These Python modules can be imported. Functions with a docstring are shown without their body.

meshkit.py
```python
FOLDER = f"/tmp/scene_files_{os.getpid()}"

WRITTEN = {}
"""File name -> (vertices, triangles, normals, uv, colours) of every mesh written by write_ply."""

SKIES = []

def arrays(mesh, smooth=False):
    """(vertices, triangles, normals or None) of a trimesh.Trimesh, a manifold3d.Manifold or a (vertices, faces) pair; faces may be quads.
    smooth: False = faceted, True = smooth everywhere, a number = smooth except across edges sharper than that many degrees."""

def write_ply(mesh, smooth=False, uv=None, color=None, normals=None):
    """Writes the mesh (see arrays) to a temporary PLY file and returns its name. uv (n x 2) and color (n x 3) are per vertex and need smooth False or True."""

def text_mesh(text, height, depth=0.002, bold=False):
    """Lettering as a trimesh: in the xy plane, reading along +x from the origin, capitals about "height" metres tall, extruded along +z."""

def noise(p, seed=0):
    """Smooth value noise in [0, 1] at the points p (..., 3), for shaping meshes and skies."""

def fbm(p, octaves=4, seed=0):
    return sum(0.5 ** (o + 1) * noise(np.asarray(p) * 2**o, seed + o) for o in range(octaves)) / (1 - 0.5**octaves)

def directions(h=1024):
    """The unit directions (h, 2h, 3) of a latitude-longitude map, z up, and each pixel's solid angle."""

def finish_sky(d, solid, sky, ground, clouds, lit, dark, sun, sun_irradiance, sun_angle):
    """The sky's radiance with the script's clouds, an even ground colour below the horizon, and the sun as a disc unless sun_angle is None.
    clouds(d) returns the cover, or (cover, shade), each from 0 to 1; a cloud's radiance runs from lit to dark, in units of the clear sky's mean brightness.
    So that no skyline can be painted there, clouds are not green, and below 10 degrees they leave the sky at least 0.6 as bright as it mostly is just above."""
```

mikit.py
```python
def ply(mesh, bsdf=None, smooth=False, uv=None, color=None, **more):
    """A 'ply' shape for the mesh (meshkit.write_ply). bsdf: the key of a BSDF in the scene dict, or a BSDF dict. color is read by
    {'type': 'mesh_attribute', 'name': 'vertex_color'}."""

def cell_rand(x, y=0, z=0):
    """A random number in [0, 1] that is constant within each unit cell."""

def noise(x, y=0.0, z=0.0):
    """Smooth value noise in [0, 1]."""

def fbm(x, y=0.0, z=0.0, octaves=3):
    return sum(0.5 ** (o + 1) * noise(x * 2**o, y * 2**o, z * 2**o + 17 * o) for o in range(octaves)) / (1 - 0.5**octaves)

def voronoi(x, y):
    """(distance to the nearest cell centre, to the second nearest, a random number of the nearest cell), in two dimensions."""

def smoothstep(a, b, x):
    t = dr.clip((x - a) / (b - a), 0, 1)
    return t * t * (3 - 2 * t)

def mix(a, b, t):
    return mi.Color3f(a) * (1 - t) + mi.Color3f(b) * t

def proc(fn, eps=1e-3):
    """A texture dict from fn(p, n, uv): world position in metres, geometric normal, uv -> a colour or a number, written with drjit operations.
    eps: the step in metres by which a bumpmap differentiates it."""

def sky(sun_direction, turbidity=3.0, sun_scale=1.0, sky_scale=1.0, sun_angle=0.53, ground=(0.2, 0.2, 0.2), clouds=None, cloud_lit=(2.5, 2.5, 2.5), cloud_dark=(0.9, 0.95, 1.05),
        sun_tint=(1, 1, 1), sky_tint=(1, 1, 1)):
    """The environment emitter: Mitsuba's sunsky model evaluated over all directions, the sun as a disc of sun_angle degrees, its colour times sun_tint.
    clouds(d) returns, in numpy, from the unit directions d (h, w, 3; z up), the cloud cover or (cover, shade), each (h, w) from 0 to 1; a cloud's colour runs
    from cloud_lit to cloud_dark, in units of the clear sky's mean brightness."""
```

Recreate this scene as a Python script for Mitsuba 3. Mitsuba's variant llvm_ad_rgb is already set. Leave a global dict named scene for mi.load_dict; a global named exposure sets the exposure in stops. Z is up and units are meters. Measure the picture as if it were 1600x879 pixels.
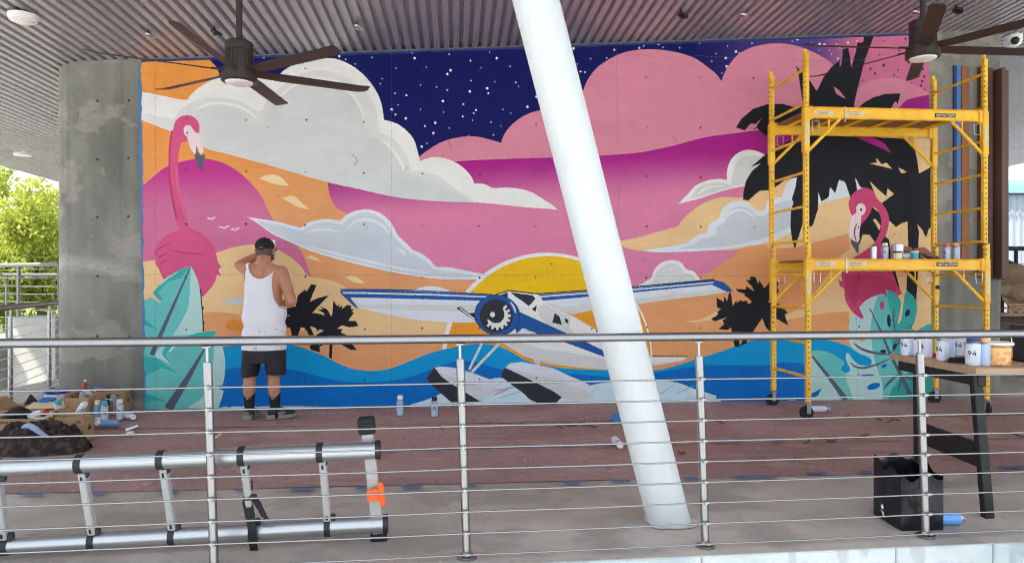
import math, random
import numpy as np, trimesh, mitsuba as mi, drjit as dr, mikit, meshkit
import manifold3d as m3
from shapely.geometry import Polygon, LineString, Point, box as sbox
from shapely.ops import unary_union
from shapely import affinity

T = mi.ScalarTransform4f
rng = random.Random(7)
nrg = np.random.default_rng(7)
scene, labels = {}, {}

# ------------------------------------------------------------------ camera, sky, exposure
F, CX, CY, EYE = 1100.0, 800.0, 439.5, 1.343          # survey of the photograph: focal length and centre in its pixels, eye height in m
scene['camera'] = dict(type='perspective', fov=math.degrees(2 * math.atan(800 / F)), fov_axis='x', near_clip=0.05, far_clip=2000.0,
                       to_world=T().look_at(origin=[0, 0, EYE], target=[0, 10, EYE], up=[0, 0, 1]))
def haze_cover(d):
    return 0.86 + 0.14 * meshkit.fbm(d * 3.0, 3)
scene['sky'] = mikit.sky((-0.50, -0.25, 0.83), turbidity=3, sun_angle=1.0, clouds=haze_cover, cloud_lit=(2.02, 2.24, 2.5), sun_tint=(0.90, 1.0, 1.10))
exposure = 3.12

# ------------------------------------------------------------------ helpers
def lin(r, g=None, b=None):
    c = np.array(r if g is None else (r, g, b), float) / 255
    return [float(x) for x in np.where(c <= 0.04045, c / 12.92, ((c + 0.055) / 1.055) ** 2.4)]

def at(px, py, Y):
    return np.array([(px - CX) * Y / F, Y, EYE - (py - CY) * Y / F])

def on_floor(px, py, z=0.0):
    Y = (EYE - z) * F / (py - CY)
    return np.array([(px - CX) * Y / F, Y, z])

def free(key):
    if key not in scene and key not in labels:
        return key
    n = 1
    while f'{key}_{n:03d}' in scene or f'{key}_{n:03d}' in labels:
        n += 1
    return f'{key}_{n:03d}'

def thing(name, label, cat, group=None):
    k = free(name)
    labels[k] = dict(label=label, category=cat)
    if group: labels[k]['group'] = group
    return k

def obj(name, mesh, mat, parent=None, smooth=False, label=None, kind=None, **more):
    k = free(f'{parent}__{name}' if parent else name)
    scene[k] = mikit.ply(mesh, mat, smooth=smooth, **more)
    if label or kind:
        labels[k] = {}
        if label: labels[k]['label'] = label
        if kind: labels[k]['kind'] = kind
    return k

def single(name, mesh, mat, label, cat, group=None, smooth=False):
    k = free(name)
    scene[k] = mikit.ply(mesh, mat, smooth=smooth)
    labels[k] = dict(label=label, category=cat)
    if group: labels[k]['group'] = group
    return k

def struct(name, mesh, mat, label, smooth=False, kind='structure'):
    k = free(name)
    scene[k] = mikit.ply(mesh, mat, smooth=smooth)
    labels[k] = dict(label=label, kind=kind, category=name.replace('_', ' '))
    return k

cat_ = trimesh.util.concatenate

def frame(ax, up=(0, 0, 1)):
    z = np.asarray(ax, float); z /= np.linalg.norm(z)
    u = np.asarray(up, float)
    if abs(z @ u) > 0.95: u = np.array([1.0, 0, 0])
    x = np.cross(u, z); x /= np.linalg.norm(x)
    return np.column_stack([x, np.cross(z, x), z])

def mat4(R, t):
    M = np.eye(4); M[:3, :3] = R; M[:3, 3] = t
    return M

def rotz(a):
    c, s = math.cos(a), math.sin(a)
    return np.array([[c, -s, 0], [s, c, 0], [0, 0, 1.0]])

def rotx(a):
    c, s = math.cos(a), math.sin(a)
    return np.array([[1, 0, 0], [0, c, -s], [0, s, c]])

def roty(a):
    c, s = math.cos(a), math.sin(a)
    return np.array([[c, 0, s], [0, 1, 0], [-s, 0, c]])

def moved(mesh, R=None, t=(0, 0, 0)):
    m = mesh.copy(); m.apply_transform(mat4(np.eye(3) if R is None else R, t)); return m

def cbox(size, at_=(0, 0, 0), b=0.004, R=None):
    """chamfered box"""
    h = np.array(size, float) / 2
    b = min(b, 0.45 * h.min())
    P = []
    for s in np.ndindex(2, 2, 2):
        s = np.array(s) * 2 - 1
        for k in range(3):
            d = np.full(3, b); d[k] = 0
            P.append(s * (h - d))
    m = trimesh.convex.convex_hull(np.array(P))
    return moved(m, R, at_)

def tube(p0, p1, r0, r1=None, n=16, caps=True):
    p0, p1 = np.asarray(p0, float), np.asarray(p1, float)
    L = np.linalg.norm(p1 - p0)
    r1 = r0 if r1 is None else r1
    return moved(lathe([(0, 0), (r0, 0), (r1, L), (0, L)] if caps else [(r0, 0), (r1, L)], n), frame(p1 - p0), p0)

def lathe(profile, n=24):
    P = np.array(profile, float)
    a = np.arange(n) * 2 * math.pi / n
    V, F_ = [], []
    idx = []
    for r, z in P:
        if r < 1e-7:
            idx.append([len(V)] * n); V.append((0, 0, z))
        else:
            idx.append(list(range(len(V), len(V) + n)))
            V += [(r * math.cos(t), r * math.sin(t), z) for t in a]
    for i in range(len(P) - 1):
        A, B = idx[i], idx[i + 1]
        for j in range(n):
            k = (j + 1) % n
            if A[0] != A[1] or n == 1: F_.append((A[j], A[k], B[k] if B[0] != B[1] else B[0]))
            if B[0] != B[1]: F_.append((A[j], B[k], B[j]))
    return trimesh.Trimesh(np.array(V), np.array(F_), process=False)

def sweep(pts, r, n=10):
    """round tube along a polyline"""
    P = np.array(pts, float)
    t = np.gradient(P, axis=0); t /= np.linalg.norm(t, axis=1, keepdims=True)
    R = frame(t[0]); x = R[:, 0]
    V = []
    rr = np.broadcast_to(r, (len(P),))
    for i in range(len(P)):
        x = x - t[i] * (x @ t[i]); x /= np.linalg.norm(x)
        y = np.cross(t[i], x)
        V += [P[i] + rr[i] * (math.cos(a) * x + math.sin(a) * y) for a in np.arange(n) * 2 * math.pi / n]
    Fs = []
    for i in range(len(P) - 1):
        for j in range(n):
            k = (j + 1) % n
            a, b, c, d = i * n + j, i * n + k, (i + 1) * n + k, (i + 1) * n + j
            Fs += [(a, b, c), (a, c, d)]
    V += [P[0], P[-1]]
    e = (len(P) - 1) * n
    for j in range(n):
        k = (j + 1) % n
        Fs += [(len(V) - 2, k, j), (len(V) - 1, e + j, e + k)]
    return trimesh.Trimesh(np.array(V), np.array(Fs), process=False)

def prism(poly, d):
    """shapely polygon (x, y) extruded along +z by d"""
    gs = [g for g in getattr(poly, 'geoms', [poly]) if g.geom_type == 'Polygon' and g.area > 1e-9]
    return cat_([trimesh.creation.extrude_polygon(g, d, engine='earcut') for g in gs])

def loft(sections, n=28, cap=True):
    """elliptic sections (cx, cy, z, rx, ry)"""
    a = np.arange(n) * 2 * math.pi / n
    V = np.vstack([np.column_stack([cx + rx * np.cos(a), cy + ry * np.sin(a), np.full(n, z)]) for cx, cy, z, rx, ry in sections])
    Fs = []
    for i in range(len(sections) - 1):
        for j in range(n):
            k = (j + 1) % n
            p, q, r, s = i * n + j, i * n + k, (i + 1) * n + k, (i + 1) * n + j
            Fs += [(p, q, r), (p, r, s)]
    if cap:
        V = np.vstack([V, [sections[0][:3]], [sections[-1][:3]]])
        e = (len(sections) - 1) * n
        for j in range(n):
            k = (j + 1) % n
            Fs += [(len(V) - 2, k, j), (len(V) - 1, e + j, e + k)]
    return trimesh.Trimesh(V, np.array(Fs), process=False)

def man(mesh):
    return m3.Manifold(m3.Mesh(np.asarray(mesh.vertices, np.float32), np.asarray(mesh.faces, np.uint32)))

def tri(M):
    q = M.to_mesh()
    return trimesh.Trimesh(np.array(q.vert_properties[:, :3], float), np.array(q.tri_verts), process=True)

def hull(balls, seg=20):
    """manifold hull of spheres (point, radius)"""
    return m3.Manifold.batch_hull([m3.Manifold.sphere(r, seg).translate([float(x) for x in p]) for p, r in balls])

def skin(parts, res, it=12):
    M = parts[0]
    for p in parts[1:]: M = M + p
    t = tri(M.refine_to_length(res))
    trimesh.smoothing.filter_taubin(t, iterations=it)
    return t

def wrap_text(txt, h, r, z0, ang=-math.pi / 2, bold=True):
    """lettering laid round a can of radius r"""
    t = meshkit.text_mesh(txt, h, depth=0.0006, bold=bold)
    v, f = trimesh.remesh.subdivide_to_size(t.vertices, t.faces, h * 0.5)
    v = np.array(v); x0 = (v[:, 0].min() + v[:, 0].max()) / 2
    a = ang + (v[:, 0] - x0) / r
    rr = r + 0.0003 + v[:, 2]
    return trimesh.Trimesh(np.column_stack([rr * np.cos(a), rr * np.sin(a), z0 + v[:, 1]]), f, process=False)

# ------------------------------------------------------------------ materials
noise, fbm, mix, sstep, voronoi = mikit.noise, mikit.fbm, mikit.mix, mikit.smoothstep, mikit.voronoi
def flat(name, rgb, rough=0.6, metallic=0.0, spec=0.4, **kw):
    scene[name] = dict(type='twosided', bsdf=dict(type='principled', base_color=dict(type='rgb', value=[float(x) for x in rgb]), roughness=rough, metallic=metallic, **(dict(specular=spec) if not metallic else {}), **kw))
    return name
def textured(name, fn, rough=0.6, metallic=0.0, spec=0.4, bump=None, amount=0.001, eps=1e-3, **kw):
    b = dict(type='principled', base_color=mikit.proc(fn), roughness=rough if not callable(rough) else mikit.proc(rough), metallic=metallic, **(dict(specular=spec) if not metallic else {}), **kw)
    if bump is not None:
        b = dict(type='bumpmap', arbitrary=mikit.proc(bump, eps), scale=amount, bsdf=b)
    scene[name] = dict(type='twosided', bsdf=b)
    return name

CONC = lin(150, 149, 140)
def concrete_fn(p, n, uv):
    a = fbm(p.x * 1.1 + 3, p.y * 1.1, p.z * 0.8, 4)
    b = fbm(p.x * 6, p.y * 6, p.z * 2.2, 3)
    streak = fbm(p.x * 9 + p.y * 5, p.z * 0.5, 4.0, 3)
    c = mix(lin(98, 98, 91), lin(144, 143, 134), sstep(0.22, 0.78, 0.5 * a + 0.28 * b + 0.22 * streak))
    patch = sstep(0.57, 0.63, fbm(p.x * 2.3 + 11, p.y * 2.3, p.z * 2.9 + 5, 6)) * (0.35 + 0.9 * fbm(p.x * 26, p.y * 26, p.z * 34, 3))
    c = mix(c, mi.Color3f(lin(166, 160, 150)), 0.5 * patch)
    scar = sstep(0.13, 0.0, dr.abs(p.z - 1.47 - 0.10 * noise(p.x * 5, p.y * 5, 2.0) + 0.12 * (p.x + 4.5))) * sstep(-3.8, -4.1, p.x) * (0.35 + 0.9 * noise(p.x * 22, p.y * 22, p.z * 34))
    c = mix(c, mi.Color3f(lin(178, 174, 162)), dr.clip(0.75 * scar, 0, 1))
    run = sstep(0.60, 0.78, fbm(p.x * 16 + p.y * 9, p.z * 0.35, 7.0, 3))
    c = c * (1 - 0.14 * run)
    pits = sstep(0.80, 0.9, noise(p.x * 42, p.y * 42, p.z * 42)) * sstep(0.5, 0.7, fbm(p.x * 2, p.y * 2, p.z * 2 + 7))
    pin = sstep(0.86, 0.90, noise(p.x * 75, p.y * 75, p.z * 75))
    grain = 0.93 + 0.14 * fbm(p.x * 48, p.y * 48, p.z * 30, 3)
    return c * (1 - 0.35 * pits) * (1 - 0.3 * pin) * grain
def concrete_bump(p, n, uv):
    return fbm(p.x * 14, p.y * 14, p.z * 14, 3) + 0.3 * noise(p.x * 70, p.y * 70, p.z * 70)
textured('m_concrete', concrete_fn, 0.75, bump=concrete_bump, amount=0.003)

def deck_fn(p, n, uv):
    a = fbm(p.x * 0.9, p.y * 0.9, 2.0, 4)
    b = fbm(p.x * 4, p.y * 4, 9.0, 4)
    c = mix(lin(160, 151, 142), lin(182, 174, 165), sstep(0.3, 0.7, 0.6 * a + 0.4 * b))
    stain = sstep(0.56, 0.7, fbm(p.x * 2.2 + 20, p.y * 3.0, 1.0, 4))
    c = mix(c, mi.Color3f(lin(124, 119, 114)), 0.40 * stain)
    speck = sstep(0.80, 0.86, noise(p.x * 30, p.y * 30, 3.0))
    return c * (1 - 0.08 * speck) * (0.96 + 0.08 * noise(p.x * 160, p.y * 160))
textured('m_deck', deck_fn, 0.65, bump=lambda p, n, uv: fbm(p.x * 20, p.y * 20, 1.0, 3), amount=0.002)

def paper_fn(p, n, uv):
    a = fbm(p.x * 1.3, p.y * 1.6, 5.0, 4)
    c = mix(lin(144, 114, 109), lin(160, 130, 124), sstep(0.3, 0.7, a))
    scuff = sstep(0.62, 0.75, fbm(p.x * 3, p.y * 9, 2.0, 4))
    c = mix(c, mi.Color3f(lin(172, 146, 140)), 0.35 * scuff)
    drip = sstep(0.835, 0.86, noise(p.x * 24, p.y * 24, 8.0))
    c = mix(c, mi.Color3f(lin(104, 78, 76)), 0.3 * drip)
    sp = sstep(0.885, 0.90, noise(p.x * 52, p.y * 52, 21.0)) * sstep(0.45, 0.6, fbm(p.x * 1.5, p.y * 1.5, 14.0))
    c = mix(c, mix(lin(196, 190, 190), lin(70, 110, 170), sstep(0.5, 0.52, noise(p.x * 9, p.y * 9, 33.0))), 0.7 * sp)
    crease = sstep(0.035, 0.0, dr.abs(noise(p.x * 1.1, p.y * 2.6, 41.0) - 0.5)) * noise(p.x * 3, p.y * 3, 43.0)
    return c * (1 - 0.16 * crease)
textured('m_paper', paper_fn, 0.7, spec=0.3, bump=lambda p, n, uv: fbm(p.x * 3, p.y * 5, 1.0, 4) + 0.5 * dr.abs(noise(p.x * 2.2 + 2 * noise(p.y * 1.5, p.x, 3.0), p.y * 3.1, 4.0) - 0.5), amount=0.020, eps=4e-3)

def face_fn(p, n, uv):
    a = fbm(p.x * 3, p.y * 3, p.z * 3, 4)
    return mix(lin(178, 188, 190), lin(206, 212, 212), sstep(0.3, 0.7, a)) * (1 - 0.2 * sstep(0.62, 0.72, fbm(p.x * 7, p.z * 3, 1.0)))
textured('m_slab_face', face_fn, 0.6)

def ceil_fn(p, n, uv):
    a = fbm(p.x * 2, p.y * 0.7, 1.0, 3)
    return mix(lin(162, 159, 163), lin(182, 178, 182), a)
textured('m_ceiling', ceil_fn, 0.38, metallic=0.45)

def steel_fn(p, n, uv):
    return mi.Color3f(lin(158, 159, 161)) * (0.92 + 0.14 * fbm(p.x * 60, p.y * 60, p.z * 3))
textured('m_stainless', steel_fn, 0.25, metallic=1.0)
flat('m_rod', lin(170, 171, 173), 0.28, 1.0)
textured('m_alu', lambda p, n, uv: mi.Color3f(lin(190, 194, 198)) * (0.9 + 0.12 * fbm(p.x * 3, p.y * 30, p.z * 30)), 0.36, metallic=0.92)
flat('m_alu_dull', lin(186, 186, 186), 0.5, 0.4)
textured('m_white_steel', lambda p, n, uv: mi.Color3f(lin(205, 210, 211)) * (0.97 + 0.04 * fbm(p.x * 3, p.y * 3, p.z * 1.2)) * (1 - 0.04 * sstep(0.62, 0.72, fbm(p.x * 16, p.y * 16, p.z * 2.5, 3))) * (1 - 0.16 * sstep(0.16, 0.0, p.z) * fbm(p.x * 20, p.y * 20, p.z * 12)), 0.4, spec=0.5)
flat('m_black_plastic', lin(38, 38, 42), 0.45)
flat('m_black_rubber', lin(34, 34, 36), 0.8)
flat('m_black_metal', lin(26, 26, 28), 0.5)
textured('m_bag', lambda p, n, uv: mi.Color3f(lin(22, 22, 28)) * (0.8 + 0.5 * fbm(p.x * 20, p.y * 20, p.z * 20)), 0.38, bump=lambda p, n, uv: fbm(p.x * 11, p.y * 11, p.z * 9, 3), amount=0.02)
textured('m_bronze', lambda p, n, uv: mi.Color3f(lin(62, 55, 52)) * (0.85 + 0.3 * fbm(p.x * 8, p.y * 8, p.z * 8)), 0.42, metallic=0.35)
textured('m_blade', lambda p, n, uv: mi.Color3f(lin(62, 47, 46)) * (0.88 + 0.22 * fbm(p.x * 6, p.y * 6, 1.0)), 0.5)
flat('m_lens', lin(232, 230, 226), 0.35)

def yellow_fn(p, n, uv):
    a = fbm(p.x * 7, p.y * 7, p.z * 7, 4)
    c = mix(lin(234, 178, 30), lin(244, 194, 44), sstep(0.3, 0.7, a))
    scr = sstep(0.70, 0.76, fbm(p.x * 26, p.y * 26, p.z * 14, 3))
    spl = sstep(0.82, 0.86, noise(p.x * 55, p.y * 55, p.z * 55))
    c = mix(c, mi.Color3f(lin(150, 112, 58)), 0.5 * scr)
    return mix(c, mi.Color3f(lin(226, 214, 190)), 0.5 * spl)
textured('m_yellow', yellow_fn, 0.42, spec=0.5)
textured('m_ply', lambda p, n, uv: mix(lin(112, 78, 50), lin(146, 106, 70), fbm(p.x * 3, p.y * 30, p.z * 3, 3)), 0.7)
textured('m_board', lambda p, n, uv: mix(lin(150, 122, 96), lin(190, 160, 130), fbm(p.x * 4, p.y * 28, p.z * 28, 3)), 0.55)
flat('m_sticker', lin(214, 200, 160), 0.6)
flat('m_plate', lin(40, 38, 34), 0.5)
flat('m_plate_text', lin(214, 208, 190), 0.5)
flat('m_orange_plastic', lin(246, 104, 44), 0.45)
flat('m_tape', lin(70, 120, 174), 0.6)
flat('m_tape_floor', lin(76, 104, 152), 0.6)
flat('m_tape_dark', lin(38, 52, 110), 0.6)
textured('m_rust', lambda p, n, uv: mix(lin(128, 80, 52), lin(164, 112, 78), fbm(p.x * 9, p.y * 9, p.z * 2.5, 4)), 0.75)
textured('m_brown_metal', lambda p, n, uv: mix(lin(78, 56, 48), lin(112, 84, 72), fbm(p.x * 10, p.y * 10, p.z * 1.2, 4)), 0.5)
textured('m_card', lambda p, n, uv: mix(lin(150, 122, 92), lin(182, 150, 116), fbm(p.x * 8, p.y * 8, p.z * 12, 3)), 0.8)
flat('m_print', lin(40, 36, 34), 0.7)
flat('m_can', lin(204, 210, 224), 0.35, spec=0.6)
flat('m_can_grey', lin(168, 174, 190), 0.3, 0.3)
flat('m_can_blue', lin(118, 160, 214), 0.35, spec=0.6)
flat('m_can_black', lin(34, 36, 40), 0.35, spec=0.6)
flat('m_can_metal', lin(190, 192, 198), 0.25, 0.9)
for nm, c in dict(white=(236, 236, 232), grey=(150, 156, 166), pink=(222, 96, 140), peach=(232, 170, 130), navy=(40, 60, 130), cream=(232, 220, 190), red=(196, 40, 46), teal=(60, 170, 190), blue=(60, 120, 200), black=(30, 30, 34)).items():
    flat('m_cap_' + nm, lin(c), 0.4)
flat('m_bucket', lin(222, 224, 226), 0.4)
textured('m_camo', lambda p, n, uv: mix(mi.Color3f(lin(40, 33, 33)), mi.Color3f(lin(78, 66, 58)), sstep(0.4, 0.75, fbm(p.x * 24, p.y * 24, p.z * 24, 4))), 0.85, bump=lambda p, n, uv: fbm(p.x * 22, p.y * 22, p.z * 22, 3), amount=0.02)
flat('m_cloth_blue', lin(150, 170, 196), 0.85)
flat('m_glove', lin(142, 96, 74), 0.8)
flat('m_tub_fill', lin(236, 178, 100), 0.5)
scene['m_tub'] = dict(type='thindielectric')
flat('m_tub_lid', lin(236, 226, 214), 0.4)
flat('m_dark_hole', lin(60, 52, 48), 0.9)

flat('m_paper_dark', lin(110, 66, 62), 0.7)
flat('m_grout', lin(190, 182, 172), 0.8)
flat('m_print_grey', lin(140, 134, 124), 0.6)
flat('m_can_pale', lin(170, 192, 222), 0.35, spec=0.6)
flat('m_can_blue2', lin(176, 196, 226), 0.35, spec=0.6)
flat('m_can_bright', lin(104, 158, 226), 0.35, spec=0.6)
textured('m_skin', lambda p, n, uv: mix(lin(168, 114, 88), lin(190, 134, 104), fbm(p.x * 12, p.y * 12, p.z * 12, 3)), 0.5, spec=0.4)
textured('m_hair', lambda p, n, uv: mi.Color3f(lin(88, 70, 64)) * (0.75 + 0.5 * noise(p.x * 160, p.y * 160, p.z * 160)), 0.7)
flat('m_cap_fabric', lin(26, 26, 30), 0.8)
textured('m_tank', lambda p, n, uv: mi.Color3f(lin(222, 222, 228)) * (0.95 + 0.08 * fbm(p.x * 10, p.y * 10, p.z * 10)) * (1 - 0.55 * sstep(0.79, 0.83, noise(p.x * 34, p.y * 34, p.z * 44)) * sstep(1.0, 0.8, p.z)), 0.85, spec=0.2, bump=lambda p, n, uv: fbm(p.x * 12, p.y * 12, p.z * 9, 3), amount=0.010)
textured('m_shorts', lambda p, n, uv: mi.Color3f(lin(38, 36, 42)) * (0.85 + 0.3 * fbm(p.x * 14, p.y * 14, p.z * 14)), 0.7, bump=lambda p, n, uv: fbm(p.x * 14, p.y * 14, p.z * 7, 3), amount=0.012)
flat('m_sock', lin(30, 30, 34), 0.85)
textured('m_shoe', lambda p, n, uv: mix(lin(34, 40, 40), lin(62, 70, 68), sstep(0.5, 0.6, fbm(p.x * 30, p.y * 30, p.z * 30))), 0.7)
flat('m_shoe_grey', lin(112, 114, 110), 0.7)
flat('m_sole', lin(138, 136, 128), 0.7)
flat('m_tub_piece', lin(228, 158, 70), 0.5)
textured('m_concrete_pale', lambda p, n, uv: mix(lin(158, 158, 154), lin(186, 186, 182), fbm(p.x * 3, p.y * 3, p.z * 3, 4)), 0.8)
flat('m_bark', lin(110, 98, 84), 0.9)
for nm, c, t in (('m_leaf', (0.45, 0.50, 0.11), 1.0), ('m_leaf2', (0.33, 0.42, 0.09), 1.0)):
    scene[nm] = dict(type='principledthin', base_color=dict(type='rgb', value=list(c)), roughness=0.5, diff_trans=t, spec_trans=0.0, eta=1.3)
flat('m_shed', lin(146, 156, 166), 0.5)
flat('m_shed_roof', lin(92, 132, 160), 0.5)
flat('m_rail_dull', lin(112, 112, 110), 0.6)
flat('m_concrete_light', lin(124, 129, 127), 0.8)

# ------------------------------------------------------------------ wall and ceiling planes
K, Y0 = 0.080, 7.633
def wall_y(X): return Y0 + K * X
NW = np.array([K, -1.0, 0]) / math.hypot(K, 1)           # towards the viewer
UW = np.array([1.0, K, 0]) / math.hypot(K, 1)
def ceil_z(X, Y): return 3.885 + 0.062 * X - 0.014 * (Y - Y0)

# ------------------------------------------------------------------ ground, deck, ceiling
textured('m_ground', lambda p, n, uv: mix(lin(150, 151, 152), lin(180, 181, 182), fbm(p.x * 0.3, p.y * 0.3, 1.0, 4)), 0.8)
textured('m_lawn', lambda p, n, uv: mix(lin(84, 104, 44), lin(124, 138, 66), fbm(p.x * 0.8, p.y * 0.8, 1.0, 4)), 0.9)
g = trimesh.Trimesh([[-600, -600, -0.75], [600, -600, -0.75], [600, 900, -0.75], [-600, 900, -0.75]], [[0, 1, 2], [0, 2, 3]], process=False)
struct('ground', g, 'm_ground', 'pale concrete ground around the raised deck')
lawn = trimesh.Trimesh([[-60, 10.5, -0.74], [-9.0, 10.5, -0.74], [-9.0, 60, -0.74], [-60, 60, -0.74]], [[0, 1, 2], [0, 2, 3]], process=False)
struct('lawn', lawn, 'm_lawn', 'grassy strip under the trees beyond the left railing')

def edge_y(X): return 3.345 + 0.107 * X
dk = Polygon([(-6.3, edge_y(-6.3) + 0.012), (9.0, edge_y(9) + 0.012), (9.0, 16), (-6.3, 16)])
struct('deck', moved(prism(dk, 0.74), t=(0, 0, -0.74)), 'm_deck', 'stained grey concrete deck under the roof')
# white face of the slab edge: panels with open joints
eu = np.array([1, 0.107, 0]) / math.hypot(1, 0.107)
en = np.array([0.107, -1, 0]) / math.hypot(1, 0.107)
xs = [-6.3, -4.2, -2.2, -0.2, 0.93, 1.94, 2.47, 4.4, 6.6, 9.0]
par = struct('slab_edge', cbox((0.01, 0.02, 0.2), (-6.25, edge_y(-6.25) + 0.03, -0.3)), 'm_slab_face', 'pale painted face of the deck slab along the bottom right')
for a, b in zip(xs[:-1], xs[1:]):
    pa = np.array([a + 0.004, edge_y(a + 0.004), 0]); pb = np.array([b - 0.004, edge_y(b - 0.004), 0])
    L = np.linalg.norm(pb - pa)
    obj('panel', cbox((L, 0.055, 0.70), (pa + pb) / 2 - en * 0.0275 + [0, 0, -0.352], 0.006, np.column_stack([eu, -en, [0, 0, 1]])), 'm_slab_face', par)

# corrugated ceiling: ribs run away from the viewer, square to the wall
du, dv = UW[:2], -NW[:2]
pitch, dep = 0.1016, 0.046
us, zs = [], []
u = -8.25
while u < 15:
    for f_, z_ in ((0.0, 0), (0.50, 0), (0.60, 1), (0.90, 1)):
        us.append(u + f_ * pitch); zs.append(z_ * dep)
    u += pitch
us, zs = np.array(us), np.array(zs)
V = []
v0s = (-6.3, -2.2, 0.0, 3.0, 6.0, 9.0, 13.0)
for v in v0s:
    X = us * du[0] + v * dv[0]; Y = Y0 + us * du[1] + v * dv[1]
    V.append(np.column_stack([X, Y, ceil_z(X, Y) + zs]))
n_ = len(us)
V = np.vstack(V)
Fs = np.array([f for r in range(len(v0s) - 1) for i in range(n_ - 1) for f in ((r * n_ + i, (r + 1) * n_ + i, r * n_ + i + 1), (r * n_ + i + 1, (r + 1) * n_ + i, (r + 1) * n_ + i + 1))])
struct('ceiling', trimesh.Trimesh(V, Fs, process=False), 'm_ceiling', 'grey corrugated metal ceiling under the roof')
# roof slab above the sheet, with a fascia all round
def wv(u, v): return np.array([u * du[0] + v * dv[0], Y0 + u * du[1] + v * dv[1]])
c4 = [wv(-8.4, -6.45), wv(15.1, -6.45), wv(15.1, 13.15), wv(-8.4, 13.15)]
rv = np.array([[*c, ceil_z(*c) + 0.052] for c in c4] + [[*c, ceil_z(*c) + 0.34] for c in c4])
rf = trimesh.convex.convex_hull(rv)
flat('m_roof', lin(196, 192, 186), 0.6)
struct('roof', rf, 'm_roof', 'flat roof slab above the corrugated ceiling')
# fascia strips closing the ribs' ends
for a, b in ((0, 1), (1, 2), (2, 3), (3, 0)):
    A, B = np.array([*c4[a], ceil_z(*c4[a]) + 0.15]), np.array([*c4[b], ceil_z(*c4[b]) + 0.15])
    d = (B - A); L = np.linalg.norm(d); R = frame(d)
    obj('fascia', cbox((0.05, 0.40, L + 0.05), (A + B) / 2, 0.004, np.column_stack([np.cross(d / L, [0, 0, 1]) / np.linalg.norm(np.cross(d / L, [0, 0, 1])), np.cross(np.cross(d / L, [0, 0, 1]), d / L) / 1.0, d / L])), 'm_roof', 'roof')

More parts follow.
